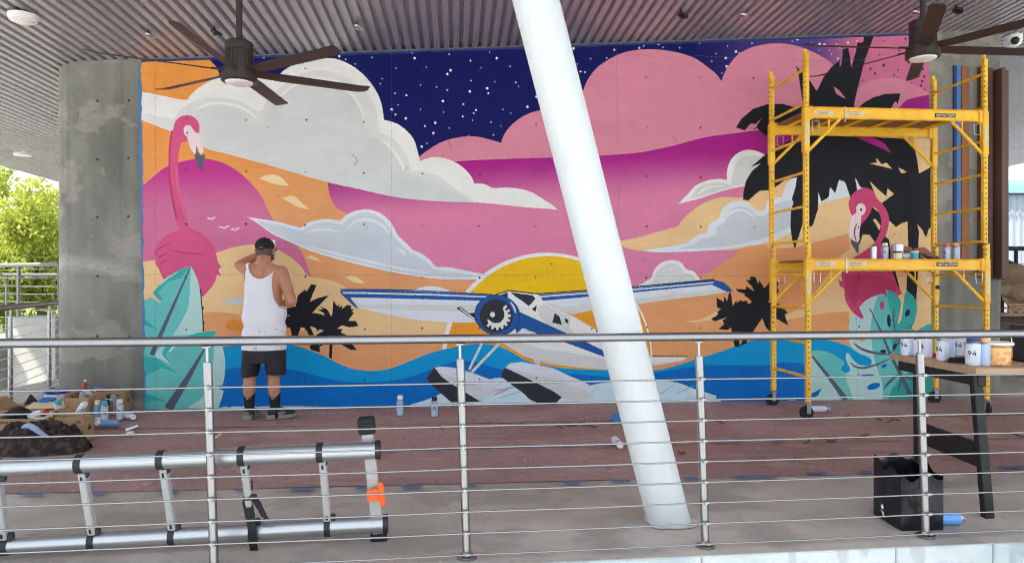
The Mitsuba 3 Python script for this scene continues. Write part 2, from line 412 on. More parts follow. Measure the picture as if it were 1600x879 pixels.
# ------------------------------------------------------------------ the concrete wall
wall = thing('concrete_wall', 'long concrete wall with a rounded bare left end and a tropical mural', 'wall')
plan = []
xl, xr, rad = -4.375, 5.62, 0.50
A = np.array([xl, wall_y(xl)]); B = np.array([xr, wall_y(xr)])
back = -NW[:2]
cen = A + back * rad
plan += [tuple(cen + rad * (math.cos(t) * NW[:2] + math.sin(t) * -UW[:2])) for t in np.linspace(0, math.pi, 41)]
plan += [tuple(B + back * 2 * rad), tuple(B + back * 0.02), tuple(B - UW[:2] * 0.02)]
wm = prism(Polygon(plan), 1.0)
top = wm.vertices[:, 2] > 0.5
wm.vertices[:, 2] = np.where(top, [ceil_z(x, y) + 0.012 for x, y in wm.vertices[:, :2]], -0.02)
ZJ = 1.388                                                # a formwork joint runs round the whole wall
for nm_, lo_, hi_ in (('lower_lift', -0.02, ZJ - 0.003), ('upper_lift', ZJ + 0.003, None)):
    w2 = wm.copy(); v_ = np.array(w2.vertices)
    v_[:, 2] = np.where(top, v_[:, 2] if hi_ is None else hi_, lo_)
    w2.vertices = v_
    obj(nm_, w2, 'm_concrete', wall, smooth=30)

obj('joint_core', moved(prism(Polygon(plan).buffer(-0.012), 0.08), t=(0, 0, ZJ - 0.04)), 'm_concrete', wall)
MY = Y0 - 0.0052                                          # the painted skin stands 5 mm proud of the concrete
def W(px, py):
    tx = (px - CX) / F
    Y = MY / (1 - K * tx)
    return np.array([tx * Y, Y, EYE - (py - CY) * Y / F])
def uvw(px, py):
    p = W(px, py)
    return (p[0] * math.hypot(1, K), p[2])                # metres along the wall, metres above the floor

def curve(pts, closed=True, corner=52, n=6):
    """smooth outline through the points; sharp turns stay corners"""
    P = np.array(pts, float); N = len(P)
    def turn(i):
        a, b = P[i] - P[(i - 1) % N], P[(i + 1) % N] - P[i]
        na, nb = np.linalg.norm(a), np.linalg.norm(b)
        if na < 1e-9 or nb < 1e-9: return 180
        return math.degrees(math.acos(np.clip(a @ b / na / nb, -1, 1)))
    sharp = [turn(i) > corner for i in range(N)]
    if not closed: sharp[0] = sharp[-1] = True
    out = []
    for i in range(N if closed else N - 1):
        p1, p2 = P[i], P[(i + 1) % N]
        L = np.linalg.norm(p2 - p1)
        def tan(j, other):
            if sharp[j]: return (p2 - p1)
            a, b = P[(j - 1) % N], P[(j + 1) % N]
            d = b - a
            la, lb = np.linalg.norm(P[j] - a), np.linalg.norm(b - P[j])
            return d / max(la + lb, 1e-9) * L
        t1, t2 = tan(i, 1), tan((i + 1) % N, 0)
        for s in np.arange(n) / n:
            h = (2 * s**3 - 3 * s**2 + 1, s**3 - 2 * s**2 + s, -2 * s**3 + 3 * s**2, s**3 - s**2)
            out.append(h[0] * p1 + h[1] * t1 + h[2] * p2 + h[3] * t2)
    if not closed: out.append(P[-1])
    return out

def shape(pts, smooth=True):
    q = curve(pts) if smooth else pts
    g = Polygon([uvw(x, y) for x, y in q])
    return g if g.is_valid else g.buffer(0)
def disc(px, py, rx, ry=None, rot=0, n=40):
    ry = rx if ry is None else ry
    c, s = math.cos(math.radians(rot)), math.sin(math.radians(rot))
    return shape([(px + rx * math.cos(t) * c - ry * math.sin(t) * s, py + rx * math.cos(t) * s + ry * math.sin(t) * c) for t in np.arange(n) * 2 * math.pi / n], False)
def stroke(pts, w0, w1=None, smooth=True):
    """a painted line in wall metres; widths given in photograph pixels"""
    w1 = w0 if w1 is None else w1
    q = np.array(curve(pts, closed=False) if smooth and len(pts) > 2 else pts, float)
    if len(q) == 2: q = np.linspace(q[0], q[1], 8)
    t = np.gradient(q, axis=0); t /= np.linalg.norm(t, axis=1, keepdims=True)
    nn = np.column_stack([-t[:, 1], t[:, 0]])
    w = np.linspace(w0, w1, len(q))[:, None] / 2
    return shape([tuple(x) for x in np.vstack([q + nn * w, (q - nn * w)[::-1]])], False).buffer(0.001)

def taper(pts, w):
    """a line that is thickest in the middle"""
    q = np.array(curve(pts, closed=False), float)
    t = np.gradient(q, axis=0); t /= np.linalg.norm(t, axis=1, keepdims=True)
    nn = np.column_stack([-t[:, 1], t[:, 0]])
    s = np.linspace(0, math.pi, len(q))
    ww = (w / 2 * np.sqrt(np.sin(s).clip(0)) + 0.25)[:, None]
    return shape([tuple(x) for x in np.vstack([q + nn * ww, (q - nn * ww)[::-1]])], False)

#MURAL_BEGIN
exec_mural = True
PAL = {}
def paint(name, c1, c2=None, z0=0, z1=1, kx=0.0, c3=None, z2=0):
    """wall paint: brushed, slightly uneven colour; two or three colours blended by the painter across a height band"""
    a = mi.Color3f(lin(c1)); b = mi.Color3f(lin(c2)) if c2 else None; c = mi.Color3f(lin(c3)) if c3 else None
    def fn(p, n, uv):
        w = 0.92 + 0.14 * fbm(p.x * 2.6, p.z * 3.4, 1.0, 4) - 0.05 * noise(p.x * 6, p.z * 70, 2.0) + 0.03 * noise(p.x * 45, p.z * 12, 6.0)
        grime = 1 - 0.035 * sstep(0.66, 0.78, fbm(p.x * 4 + 9, p.z * 4, 3.0, 3))
        col = a
        if b is not None:
            h = p.z + kx * p.x + 0.05 * fbm(p.x * 2, p.z * 2, 5.0, 2)
            col = mix(a, b, sstep(z0, z1, h))
            if c is not None: col = mix(col, c, sstep(z1, z2, h))
        return col * (w * grime)
    textured('p_' + name, fn, 0.6, spec=0.18)
    PAL[name] = 'p_' + name

paint('orange', (228, 160, 108), (232, 150, 72), 1.9, 3.0)
paint('peach', (236, 198, 146)); paint('cream', (238, 210, 162))
paint('navy', (24, 26, 94), (86, 66, 138), 2.9, 4.2, 1.0, (206, 112, 146), 4.9)
def nfn(p, n, uv):
    w = 0.94 + 0.12 * fbm(p.x * 2.6, p.z * 3.4, 1.0, 3)
    h = p.x + 0.25 * fbm(p.x * 1.5, p.z * 1.5, 5.0, 2)
    c = mix(mi.Color3f(lin(14, 20, 90)), mi.Color3f(lin(78, 62, 132)), sstep(2.0, 3.5, h))
    return mix(c, mi.Color3f(lin(206, 112, 146)), sstep(4.0, 4.7, h + 0.5 * sstep(2.9, 3.7, p.z))) * w
textured('p_navy', nfn, 0.6, spec=0.15)
paint('pinkcloud', (217, 136, 158))
paint('magenta', (221, 130, 165), (172, 30, 136), 2.08, 2.68, -0.075)
paint('pinksun', (210, 114, 154), (194, 52, 142), 2.05, 2.62)
paint('magenta2', (164, 34, 130))
paint('white', (234, 233, 228)); paint('white2', (222, 228, 236))
paint('grey', (212, 214, 213)); paint('ring', (219, 219, 216)); paint('bluegrey', (202, 209, 218)); paint('palegrey', (214, 214, 212))
paint('yellow', (236, 156, 44), (238, 192, 22), 0.95, 1.25)
paint('cyan', (0, 152, 212)); paint('blue', (0, 110, 194)); paint('foam', (206, 228, 238)); paint('royal', (36, 88, 160)); paint('deepblue', (30, 66, 128))
paint('black', (27, 29, 36)); paint('charcoal', (50, 52, 60)); paint('slate', (88, 94, 108)); paint('holeink', (34, 34, 60))
paint('flamingo', (212, 86, 132)); paint('flamingo2', (202, 72, 118)); paint('flamingo_dark', (186, 58, 104)); paint('flamingo_light', (216, 100, 142))
paint('face', (236, 214, 216))
paint('teal', (104, 192, 188)); paint('teal_dark', (58, 172, 168)); paint('teal_light', (182, 216, 210)); paint('teal_deep', (44, 160, 152)); paint('teal_mid', (120, 196, 182))
paint('oranger', (226, 142, 52))
flat('p_star', lin(232, 232, 240), 0.6)

L = []                                                     # the motifs, back to front: (name, paint, outline)
def add(name, col, g): L.append((name, PAL.get(col, col), g))
clip = Polygon([uvw(217, 60), uvw(219, 240), uvw(222, 420), uvw(226, 660), uvw(1456, 660), uvw(1454, 300), uvw(1451, 40)])
topline = [(x, None) for x in range(200, 1480, 20)]
tl = []
for px in range(190, 1500, 15):
    p = W(px, 100); tl.append((p[0] * math.hypot(1, K), ceil_z(p[0], p[1]) - 0.012))
clip = clip.intersection(Polygon([(tl[0][0], 0.012)] + tl + [(tl[-1][0], 0.012)]))

# sky fields
add('orange_sky', 'orange', clip)
add('night_sky', 'navy', shape([(318, 60), (322, 90), (331, 97), (339, 106), (344, 118), (350, 200), (640, 300), (1460, 300), (1460, 20)], False))
add('pink_sun', 'pinksun', shape([(200, 310), (218, 295), (236, 279), (258, 262), (290, 251), (320, 248), (352, 256), (383, 277), (408, 306), (425, 340), (470, 392), (486, 432), (450, 440), (200, 440)]))
add('peach_cloud', 'peach', shape([(200, 412), (225, 408), (300, 402), (340, 394), (365, 386), (395, 382), (425, 386), (452, 400), (470, 416), (483, 432), (500, 434), (522, 440), (540, 449), (556, 466), (575, 484), (690, 502), (760, 506), (760, 532), (640, 532), (560, 531), (500, 528), (446, 506), (378, 492), (350, 488), (329, 487), (307, 491), (226, 492), (200, 495)]))
add('peach_cloud', 'orange', shape([(307, 491), (329, 487), (350, 488), (378, 492), (446, 506), (500, 528), (500, 600), (300, 600), (318, 520)]))
add('orange_smudge', 'oranger', shape([(356, 503), (366, 498), (372, 503), (380, 499), (384, 508), (380, 520), (362, 516), (352, 512)]))
add('pink_sky', 'magenta', shape([(512, 285), (514, 300), (518, 312), (526, 324), (542, 335), (600, 400), (700, 430), (750, 440), (1000, 452), (1095, 431), (1118, 419), (1134, 408), (1150, 396), (1160, 386), (1180, 370), (1260, 260), (1300, 200), (1200, 190), (1190, 203), (1150, 208), (1100, 215), (1050, 228), (1000, 238), (940, 243), (866, 246), (800, 248), (715, 252), (600, 255)]))
add('magenta_cloud', 'magenta2', shape([(1180, 203), (1280, 175), (1390, 172), (1417, 156), (1435, 151), (1460, 147), (1460, 190), (1400, 190), (1300, 240), (1180, 240)], False))
add('pink_cloud', 'pinkcloud', shape([(655, 245), (668, 235), (690, 222), (715, 215), (740, 213), (765, 218), (783, 223), (786, 214), (795, 200), (808, 188), (825, 178), (845, 172), (866, 168), (890, 162), (908, 148), (917, 127), (932, 107), (950, 94), (970, 84), (990, 79), (1015, 77), (1040, 79), (1065, 84), (1087, 92), (1107, 106), (1120, 117), (1127, 127), (1131, 117), (1137, 105), (1152, 87), (1170, 76), (1187, 71), (1203, 68.5), (1222, 68), (1245, 72), (1265, 79), (1285, 89), (1300, 100), (1330, 140), (1330, 200), (1290, 190), (1190, 203), (1150, 208), (1100, 215), (1050, 228), (1000, 238), (940, 243), (866, 246), (800, 248), (715, 252), (690, 256), (655, 256)]))
add('pink_cloud', 'pinkcloud', shape([(1330, 172), (1334, 150), (1340, 138), (1352, 130), (1370, 124), (1390, 122), (1412, 125), (1435, 136), (1453, 147.5), (1436, 151), (1417, 156), (1400, 172), (1360, 185)]))
add('peach_cloud', 'peach', shape([(968, 377), (1000, 370), (1032, 361), (1050, 356), (1058, 354), (1065, 345), (1075, 335), (1092, 322), (1112, 312), (1130, 308), (1160, 308), (1200, 290), (1250, 250), (1421, 200), (1422, 188), (1460, 186), (1460, 560), (1330, 560), (1326, 486), (1298, 488), (1266, 493), (1225, 500), (1225, 495), (1252, 478), (1275, 455), (1296, 425), (1312, 401), (1330, 388), (1325, 365), (1240, 386), (1200, 388), (1195, 372), (1165, 385), (1150, 390), (1110, 391), (1060, 393), (1007, 392), (975, 386)], True))
add('peach_cloud', 'peach', shape([(1068, 502), (1092, 499), (1105, 494), (1118, 487), (1135, 484), (1140, 505), (1110, 500), (1090, 503)]))
for q in ([(404, 279), (418, 273), (430, 273), (440, 278), (452, 291), (430, 288), (414, 282)], [(441, 310), (452, 306), (462, 308), (472, 317), (484, 328), (466, 323), (450, 315)], [(478, 402), (486, 399), (494, 402), (501, 409), (490, 406)], [(538, 432), (552, 431), (564, 437), (570, 443), (552, 440)]):
    add('small_cloud', 'cream', shape(q))
for q in ([(345, 471), (362, 467), (384, 466.5), (384, 474.5), (362, 474)],):
    add('small_cloud', 'bluegrey', shape(q))
for x, y, s in ((330, 342, 1), (350, 356, 1.15), (367, 359, 1)):
    add('bird', 'white', unary_union([taper([(x - 7 * s, y - 1), (x - 3 * s, y - 1.5), (x, y + 1.5)], 1.6), taper([(x, y + 1.5), (x + 3 * s, y - 1.5), (x + 8 * s, y - 3)], 1.6)]))
# big white cloud on the left
big = [(200, 143), (218, 143), (250, 149), (284, 156), (293, 156), (300, 146), (314, 135), (330, 126), (350, 119), (375, 114), (400, 113), (420, 117), (431, 122), (444, 110), (460, 101), (482, 94), (505, 91), (528, 93), (550, 103), (570, 119), (588, 143), (596, 163), (600, 187.5), (611, 190), (625, 196), (638, 207), (647, 219), (653, 238), (656, 252), (666, 248), (678, 245.5), (694, 247), (712, 254), (727, 265), (737, 277), (741, 287), (755, 287), (766, 292), (771, 294), (790, 293), (812, 295), (832, 301), (850, 312), (864, 321), (872, 328), (855, 326), (830, 324.5), (800, 321.5), (745, 316), (660, 312), (612, 306), (562, 295), (512, 284), (460, 269), (425, 259), (400, 252), (360, 241), (319, 230), (290, 215), (240, 195), (200, 178)]
add('white_cloud', 'white', shape(big))
ring = [(200, 170), (217, 175), (245, 181), (271, 187), (276, 180), (284, 170), (300, 160), (322, 153.5), (350, 153), (375, 159), (392, 169), (404, 175), (409, 172), (414, 162), (427, 146), (450, 127), (475, 114), (500, 110), (525, 114), (550, 125), (570, 142), (585, 165), (591, 190), (590, 207), (605, 211), (620, 221), (632, 238), (640, 256), (642, 267.5), (662, 269), (687, 277), (705, 290), (722, 303), (738, 312), (744, 316.5), (660, 312.5), (612, 306.5), (562, 295.5), (512, 284.5), (460, 269.5), (425, 259.5), (400, 252.5), (360, 241.5), (319, 230.5), (290, 215), (240, 195), (200, 180)]
add('cloud_shade', 'ring', shape(ring))
add('cloud_core', 'grey', shape([(268, 200), (290, 181), (306, 171), (325, 163), (350, 162), (374, 168), (391, 178), (401, 186), (418, 184), (430, 160), (450, 141), (475, 127), (500, 123), (520, 126.5), (538, 136.5), (552, 150), (562, 167), (568, 192), (574, 206), (597, 220), (612, 232), (624, 250), (630, 268), (650, 276), (680, 284), (705, 297), (726, 310), (740, 316.3), (660, 312.7), (612, 306.7), (562, 295.7), (512, 284.7), (460, 269.7), (425, 259.7), (400, 252.7), (360, 241.7), (319, 230.7)]))
for q, w in (([(304, 173), (325, 163), (350, 161.5), (375, 167.5), (392, 177), (401, 186)], 4.5), ([(434, 155), (450, 140), (475, 126.5), (500, 122.5), (520, 126), (537, 136), (552, 150), (562, 167), (567, 180), (568, 192)], 5), ([(597, 220), (610, 230), (622, 246), (629, 259), (631, 269)], 4.5)):
    add('cloud_highlight', 'white', taper(q, w))
# lower left cloud
c2 = [(386, 339), (400, 341), (437, 347), (470, 356), (477, 350), (494, 344), (515, 342), (531, 345.5), (541, 336), (555, 329.5), (572, 327), (590, 331), (605, 341), (615, 354), (621, 366), (636, 381), (645, 390), (657, 395), (672, 406), (681, 416), (700, 417), (725, 422), (750, 427), (776, 432), (757, 435), (725, 436.5), (675, 434.5), (625, 427), (575, 416.5), (525, 404), (482, 390.5), (450, 376.5), (425, 365), (400, 347)]
add('white_cloud', 'white2', shape(c2))
add('cloud_core', 'bluegrey', shape([(400, 344), (437, 351), (470, 360), (480, 355), (496, 349), (515, 347), (534, 350), (545, 341), (557, 335), (572, 332), (588, 336), (600, 345), (610, 358), (616, 370), (632, 386), (642, 395), (655, 401), (668, 411), (678, 420), (700, 423), (725, 427.5), (752, 431.5), (725, 434), (675, 432), (625, 424.5), (575, 413.5), (525, 401), (482, 387.5), (450, 373.5), (425, 362), (404, 348)]))
for q, w in (([(478, 364), (496, 359), (513, 359), (531, 363)], 3.2), ([(543, 356), (556, 346), (572, 343), (586, 346), (598, 353), (608, 365)], 4), ([(618, 388), (628, 392), (635, 399)], 3), ([(482, 384), (525, 396), (575, 408), (625, 419), (672, 427)], 3)):
    add('cloud_highlight', 'white2', taper(q, w))
# clouds on the right
r1 = [(1059, 319), (1067, 311), (1075, 303), (1087, 290), (1105, 282), (1122, 279.5), (1136, 281), (1136, 267), (1142, 250), (1155, 238), (1170, 234), (1190, 239), (1204, 250), (1215, 272), (1190, 284), (1160, 291), (1132, 297.5), (1100, 308), (1078, 314)]
add('white_cloud', 'white', shape(r1))
add('cloud_core', 'grey', shape([(1078, 311), (1085, 300), (1096, 291), (1112, 286), (1128, 286), (1142, 289), (1146, 268), (1152, 252), (1164, 244), (1180, 244), (1204, 255), (1212, 272), (1190, 282), (1160, 288.5), (1132, 295), (1100, 305)]))
add('cloud_highlight', 'white', taper([(1089, 305), (1100, 296), (1114, 291), (1132, 291)], 3))
r2 = [(1003, 391.5), (1037, 386), (1075, 379), (1083, 372), (1094, 366), (1105, 364), (1106, 355), (1113, 346), (1122, 342.5), (1128, 327), (1141, 316), (1157, 313), (1172, 319), (1184, 329), (1195, 328), (1198, 316), (1208, 309), (1221, 308), (1227, 292), (1235, 281), (1262, 270), (1336, 270), (1356, 297), (1328, 307), (1280, 317), (1262, 322), (1250, 347), (1235, 363), (1204, 378), (1150, 387), (1112, 391), (1062, 393.5), (1025, 394)]
add('white_cloud', 'white2', shape(r2))
add('cloud_core', 'bluegrey', shape([(1060, 389), (1084, 381), (1094, 374), (1106, 371), (1120, 368), (1118, 357), (1126, 350), (1133, 346), (1136, 334), (1146, 325), (1158, 322), (1172, 328), (1184, 338), (1198, 337), (1206, 322), (1220, 316), (1236, 312), (1252, 326), (1246, 340), (1233, 357), (1204, 371), (1150, 382), (1112, 386.5)]))
add('cloud_highlight', 'white2', taper([(1128, 352), (1133, 340), (1144, 331), (1158, 328), (1171, 333), (1182, 343)], 4))
add('cloud_highlight', 'white2', taper([(1120, 388), (1165, 381), (1210, 368), (1242, 350)], 3.2))
add('white_cloud', 'white', shape([(990, 450), (1008, 440), (1017, 434), (1023, 420), (1034, 410), (1050, 406), (1064, 410), (1072, 420), (1084, 424), (1091, 432), (1098, 442), (1040, 460)]))
add('cloud_core', 'grey', shape([(1008, 448), (1020, 438), (1027, 424), (1037, 415), (1050, 411), (1061, 415), (1069, 425), (1081, 429), (1088, 438), (1040, 455)]))
# sun and sea
add('sun_rim', 'white', disc(855, 559, 164.5, 164.5, n=90))
add('sun', 'yellow', disc(857, 560, 160, 160, n=90))
add('white_cloud', 'white2', shape([(640, 458), (650, 452), (662, 448), (676, 447), (692, 450), (708, 458), (716, 470), (640, 470)]))
add('white_cloud', 'white2', shape([(568, 482), (605, 491), (650, 499), (700, 503), (745, 502), (760, 490), (740, 478), (600, 478)]))
sea_t = [(330, 545), (360, 540), (400, 537), (446, 537), (466, 541), (482, 546), (507, 556), (530, 568), (552, 576), (580, 579), (607, 576), (637, 565), (670, 552), (700, 544), (732, 538), (757, 536.5), (780, 541), (800, 550), (825, 564), (875, 574), (925, 577), (960, 578), (1000, 579), (1032, 577), (1062, 569), (1100, 557), (1137, 545), (1167, 534), (1200, 529), (1232, 526), (1262, 527), (1295, 531), (1325, 540), (1360, 560), (1400, 600)]
add('sea', 'cyan', shape(sea_t + [(1420, 660), (320, 660)], False) if False else Polygon([uvw(*p) for p in curve(sea_t, False)] + [uvw(1420, 660), uvw(320, 660)]).buffer(0))
sea_d = [(320, 580), (352, 577), (378, 573), (410, 572), (446, 576), (475, 581), (507, 590), (540, 596), (580, 597), (620, 593), (650, 586), (675, 576), (700, 567), (725, 563), (750, 567), (782, 576), (840, 584), (900, 584), (960, 589), (1000, 587), (1025, 582), (1050, 577), (1087, 572), (1125, 570), (1200, 570), (1215, 567), (1237, 566), (1260, 569), (1300, 580), (1400, 610)]
add('sea_shadow', 'blue', Polygon([uvw(*p) for p in curve(sea_d, False)] + [uvw(1420, 660), uvw(320, 660)]).buffer(0))
add('sea_foam', 'foam', shape([(640, 632), (672, 622), (700, 610), (752, 600), (766, 592), (783, 590), (800, 596), (860, 600), (905, 604), (940, 598), (975, 595), (1010, 594), (1045, 595), (1064, 599), (1085, 607), (1104, 613), (1120, 618), (1118, 623), (1130, 628), (1134, 634), (1134, 650), (640, 650)]))
add('base_splash', 'foam', shape([(226, 634), (300, 635), (380, 634.5), (470, 634), (560, 636), (650, 632), (760, 628), (900, 628), (1134, 627), (1200, 627), (1300, 620), (1440, 617), (1440, 650), (226, 650)], False).intersection(shape([(226, 630)] + [(226 + i * 6, 636.6 - (i * 6) * 0.0112 + rng.uniform(-1.6, 1.2)) for i in range(203)] + [(1446, 660), (226, 660)], False)))
for q, c in (([(752, 627), (770, 612), (790, 607), (806, 603)], 'flamingo_dark'), ([(772, 616), (783, 612), (794, 608)], 'flamingo_dark'), ([(780, 622), (800, 615), (815, 611)], 'teal'), ([(910, 620), (920, 612), (931, 606)], 'teal'), ([(1030, 616), (1045, 606), (1057, 596)], 'teal'), ([(1055, 616), (1075, 606), (1085, 602)], 'teal')):
    add('sketch_line', c, stroke(q, 0.9))
# seaplane
add('seaplane_strut', 'palegrey', unary_union([stroke([(757, 528), (733, 577)], 3.6), stroke([(786, 530), (737, 581)], 4)]))
add('seaplane_wing', 'palegrey', shape([(540, 456), (620, 458), (770, 462), (790, 465), (760, 486), (712, 486), (640, 484), (559, 481)], False))
add('seaplane_wing', 'white2', shape([(546, 464), (620, 466), (760, 470), (755, 477), (640, 475), (575, 476), (558, 474)], False))
add('wing_stripe', 'royal', shape([(533, 453.5), (540, 452), (620, 453.5), (700, 457), (775, 461), (775, 470), (690, 468), (600, 465.5), (547, 464.5), (560, 481.5), (555, 480), (536, 462), (531, 457)], False))
add('wing_line', 'white2', shape([(535, 456), (560, 456), (680, 459), (770, 463), (770, 465), (680, 461.5), (560, 458.6), (537, 458.6)], False))
add('seaplane_wing', 'palegrey', shape([(841, 461), (925, 454), (990, 449), (1117, 438), (1130, 441), (1142, 453), (1128, 458), (1045, 468), (995, 475), (935, 482), (896, 491), (872, 484), (850, 472)], False))
add('seaplane_wing', 'white2', shape([(846, 470), (925, 462), (992, 456), (1112, 445), (1128, 452), (1045, 460), (935, 473), (880, 479)], False))
add('wing_stripe', 'royal', shape([(842, 460), (925, 454), (992, 449), (1117, 437), (1130, 440.5), (1138, 447), (1145, 455), (1137, 456), (1112, 444.5), (992, 456.5), (925, 463), (842, 470)], False))
add('wing_line', 'white2', shape([(842, 462), (925, 456), (992, 451), (1115, 440), (1115, 442), (992, 453.3), (925, 458.3), (842, 464.4)], False))
add('wing_edge', 'black', stroke([(842, 458.7), (925, 452.6), (992, 447.6), (1116, 436.4)], 1.5))
add('wing_edge', 'deepblue', stroke([(532, 452), (620, 452.6), (700, 456), (770, 460)], 1.4))
add('fuselage', 'white', shape([(766, 463), (795, 455), (842, 460), (850, 472), (872, 484), (893, 492), (933, 516), (975, 545), (1020, 557), (1074, 557.5), (1066, 563), (1030, 569), (1000, 571), (958, 577), (899, 572), (853, 566), (819, 555), (785, 536), (775, 520), (790, 480)], False))
add('fuselage', 'palegrey', shape([(785, 536), (800, 533), (850, 546), (878, 548), (960, 563), (1020, 566), (1066, 563), (1030, 570), (958, 577.5), (899, 573), (853, 567), (819, 556)], False))
add('fuselage', 'palegrey', shape([(838, 482), (850, 474), (872, 486), (892, 494), (890, 512), (905, 527), (883, 519), (848, 502)], False))
add('tail_edge', 'black', stroke([(1018, 556.3), (1074, 556.6)], 1.3))
add('tail_fin', 'royal', shape([(930, 517), (940, 512), (945, 524)], False))
add('fuselage_stripe', 'royal', shape([(812, 487), (883, 519), (914, 533), (951, 551), (975, 560), (975, 567), (952, 560), (881, 534), (838, 521), (817, 512), (808, 522), (800, 500)], False))
add('fuselage_panel', 'white2', shape([(817, 512), (838, 520.5), (806, 522)], False))
add('wing_root', 'black', stroke([(766, 463), (795, 453.5), (842, 459)], 1.6, smooth=False))
for q in ([(772, 464), (793.5, 456.5), (793.5, 464), (786, 465.5)], [(797.5, 456.5), (832, 461), (837, 466), (826.5, 478), (816, 470), (806, 463.5)], [(831, 482.5), (839, 476), (837, 487)], [(867, 489), (874.5, 494.5), (878, 507), (862.6, 503.5)], [(882.6, 497), (888, 499), (888, 505), (883, 502.5)]):
    add('seaplane_window', 'charcoal', shape(q, False))
add('seaplane_stay', 'black', shape([(712.5, 481), (720, 479), (733, 489), (744, 488), (744, 502)], False))
add('seaplane_stay', 'palegrey', shape([(717, 481.5), (720, 481), (742, 497), (741, 499.5)], False))
add('engine_cowl', 'deepblue', disc(777, 492, 36, 31.5, 12))
add('engine_cowl', 'royal', disc(777, 492, 34.5, 30, 12))
add('engine_cowl', 'white2', taper([(797, 471), (803, 480), (806, 489)], 2.4))
add('engine_face', 'charcoal', disc(775.5, 493, 26, 26))
add('engine_face', 'white', disc(769.5, 491, 4, 4.2))
ar = [taper([(776 + 15 * math.cos(t), 493 + 15 * math.sin(t)) for t in np.radians(np.linspace(-42, 158, 12))], 7)]
for a in range(-45, 150, 22):
    t = math.radians(a); ar.append(stroke([(776 + 15 * math.cos(t), 493 + 15 * math.sin(t)), (776 + 22 * math.cos(t), 493 + 22 * math.sin(t))], 3.6))
add('propeller_blades', 'white', unary_union(ar))
add('seaplane_strut', 'palegrey', unary_union([stroke([(834, 553), (838, 568)], 3), stroke([(842, 555), (841, 570)], 3.4)]))
add('float', 'palegrey', shape([(679, 574), (687, 572), (710, 574), (735, 581), (760, 590), (784, 600), (772, 612), (754, 626), (728, 613), (705, 599), (690, 588)], False))
add('float', 'white2', shape([(681, 574), (690, 572.5), (710, 575), (735, 582), (760, 591), (778, 599), (762, 606), (740, 598), (715, 589), (694, 584)]))
add('float_hull', 'charcoal', shape([(679, 574), (669, 586), (667, 591), (673, 600), (688, 613), (705, 628), (751, 627), (728, 613), (705, 599), (690, 588)], False))
add('float', 'palegrey', shape([(789, 574), (797, 567), (815, 565), (842, 570), (865, 575), (888, 586), (910, 595), (932, 607), (924, 620), (901, 628), (878, 620), (865, 611), (837, 597), (815, 586)], False))
add('float', 'white2', shape([(793, 572), (799, 568), (815, 566), (842, 571), (865, 576), (888, 587), (910, 596), (929, 607), (922, 612), (890, 600), (850, 588), (815, 580)]))
add('float_hull', 'charcoal', shape([(789, 574), (783, 583), (784, 588), (797, 599), (817, 613), (828, 624), (840, 629), (869, 628.5), (878, 620), (865, 611), (837, 597), (815, 586)], False))
# palms
add('palm_tree', 'black', shape([(440, 493.6), (455, 493), (440, 490), (440, 483), (462, 478), (465.6, 461), (476.7, 452), (479, 455), (486, 444), (494.6, 445), (484, 471), (496, 465.5), (514, 461), (499, 476.5), (488, 488.5), (500, 490), (507, 493), (505.7, 488.5), (495.5, 483), (505, 483), (499, 478), (511.7, 483), (517, 493.6), (519, 492), (521, 469), (527, 478), (530, 475), (530, 480), (535.6, 476), (534, 483), (542, 476), (549, 477), (548, 482), (553.5, 484), (549, 487), (554, 488), (549, 493.6), (544, 501), (556, 501), (560, 509), (546, 511), (534, 508), (527, 513), (536, 514), (532, 519), (541, 522.6), (549, 536), (558, 546.5), (547.5, 546), (532, 537), (520, 533), (519, 546.5), (518.5, 560), (514, 558), (515, 537), (506.5, 538), (499, 541), (500, 550), (487, 546.5), (482.7, 541), (491, 536), (494.6, 522.6), (505.7, 516), (499, 514), (497, 518), (493, 512), (484, 509), (491, 523.5), (482.7, 523.5), (476.7, 512), (470, 511), (467, 519), (465.6, 524), (456, 524), (453.7, 512), (440, 509)], False))
add('palm_tree', 'black', shape([(1111, 498), (1122, 491), (1120.5, 487), (1127, 482.5), (1120.5, 480), (1119.6, 464.6), (1130.7, 471.4), (1131.6, 462), (1136, 470.6), (1139, 457), (1142, 457), (1145, 478), (1151, 468), (1151, 473), (1158, 468), (1159, 470.6), (1165.7, 469), (1170, 475), (1175, 471.4), (1170, 466), (1162, 461), (1165, 459), (1154.6, 456), (1148.6, 451), (1165.7, 452), (1165.7, 446.7), (1178.5, 455), (1175, 447.5), (1165.7, 437), (1173, 437), (1171.7, 432), (1180, 432), (1185, 444), (1186, 437), (1194.7, 450), (1203, 440), (1217.7, 440), (1214, 449), (1217.7, 454), (1212.6, 461), (1199, 472), (1219.5, 475), (1214, 480), (1226, 483), (1231.4, 488.5), (1226, 490), (1231.4, 508), (1214, 498), (1209, 512), (1206, 520), (1197, 512), (1191, 497), (1178.5, 515), (1168, 529.5), (1166.5, 536), (1156, 540), (1162, 528), (1154.6, 528), (1156, 541), (1148, 542), (1145, 528), (1142, 511), (1137.5, 515), (1122, 514), (1132, 505.6), (1128, 500), (1136.7, 495), (1117, 502)], False))
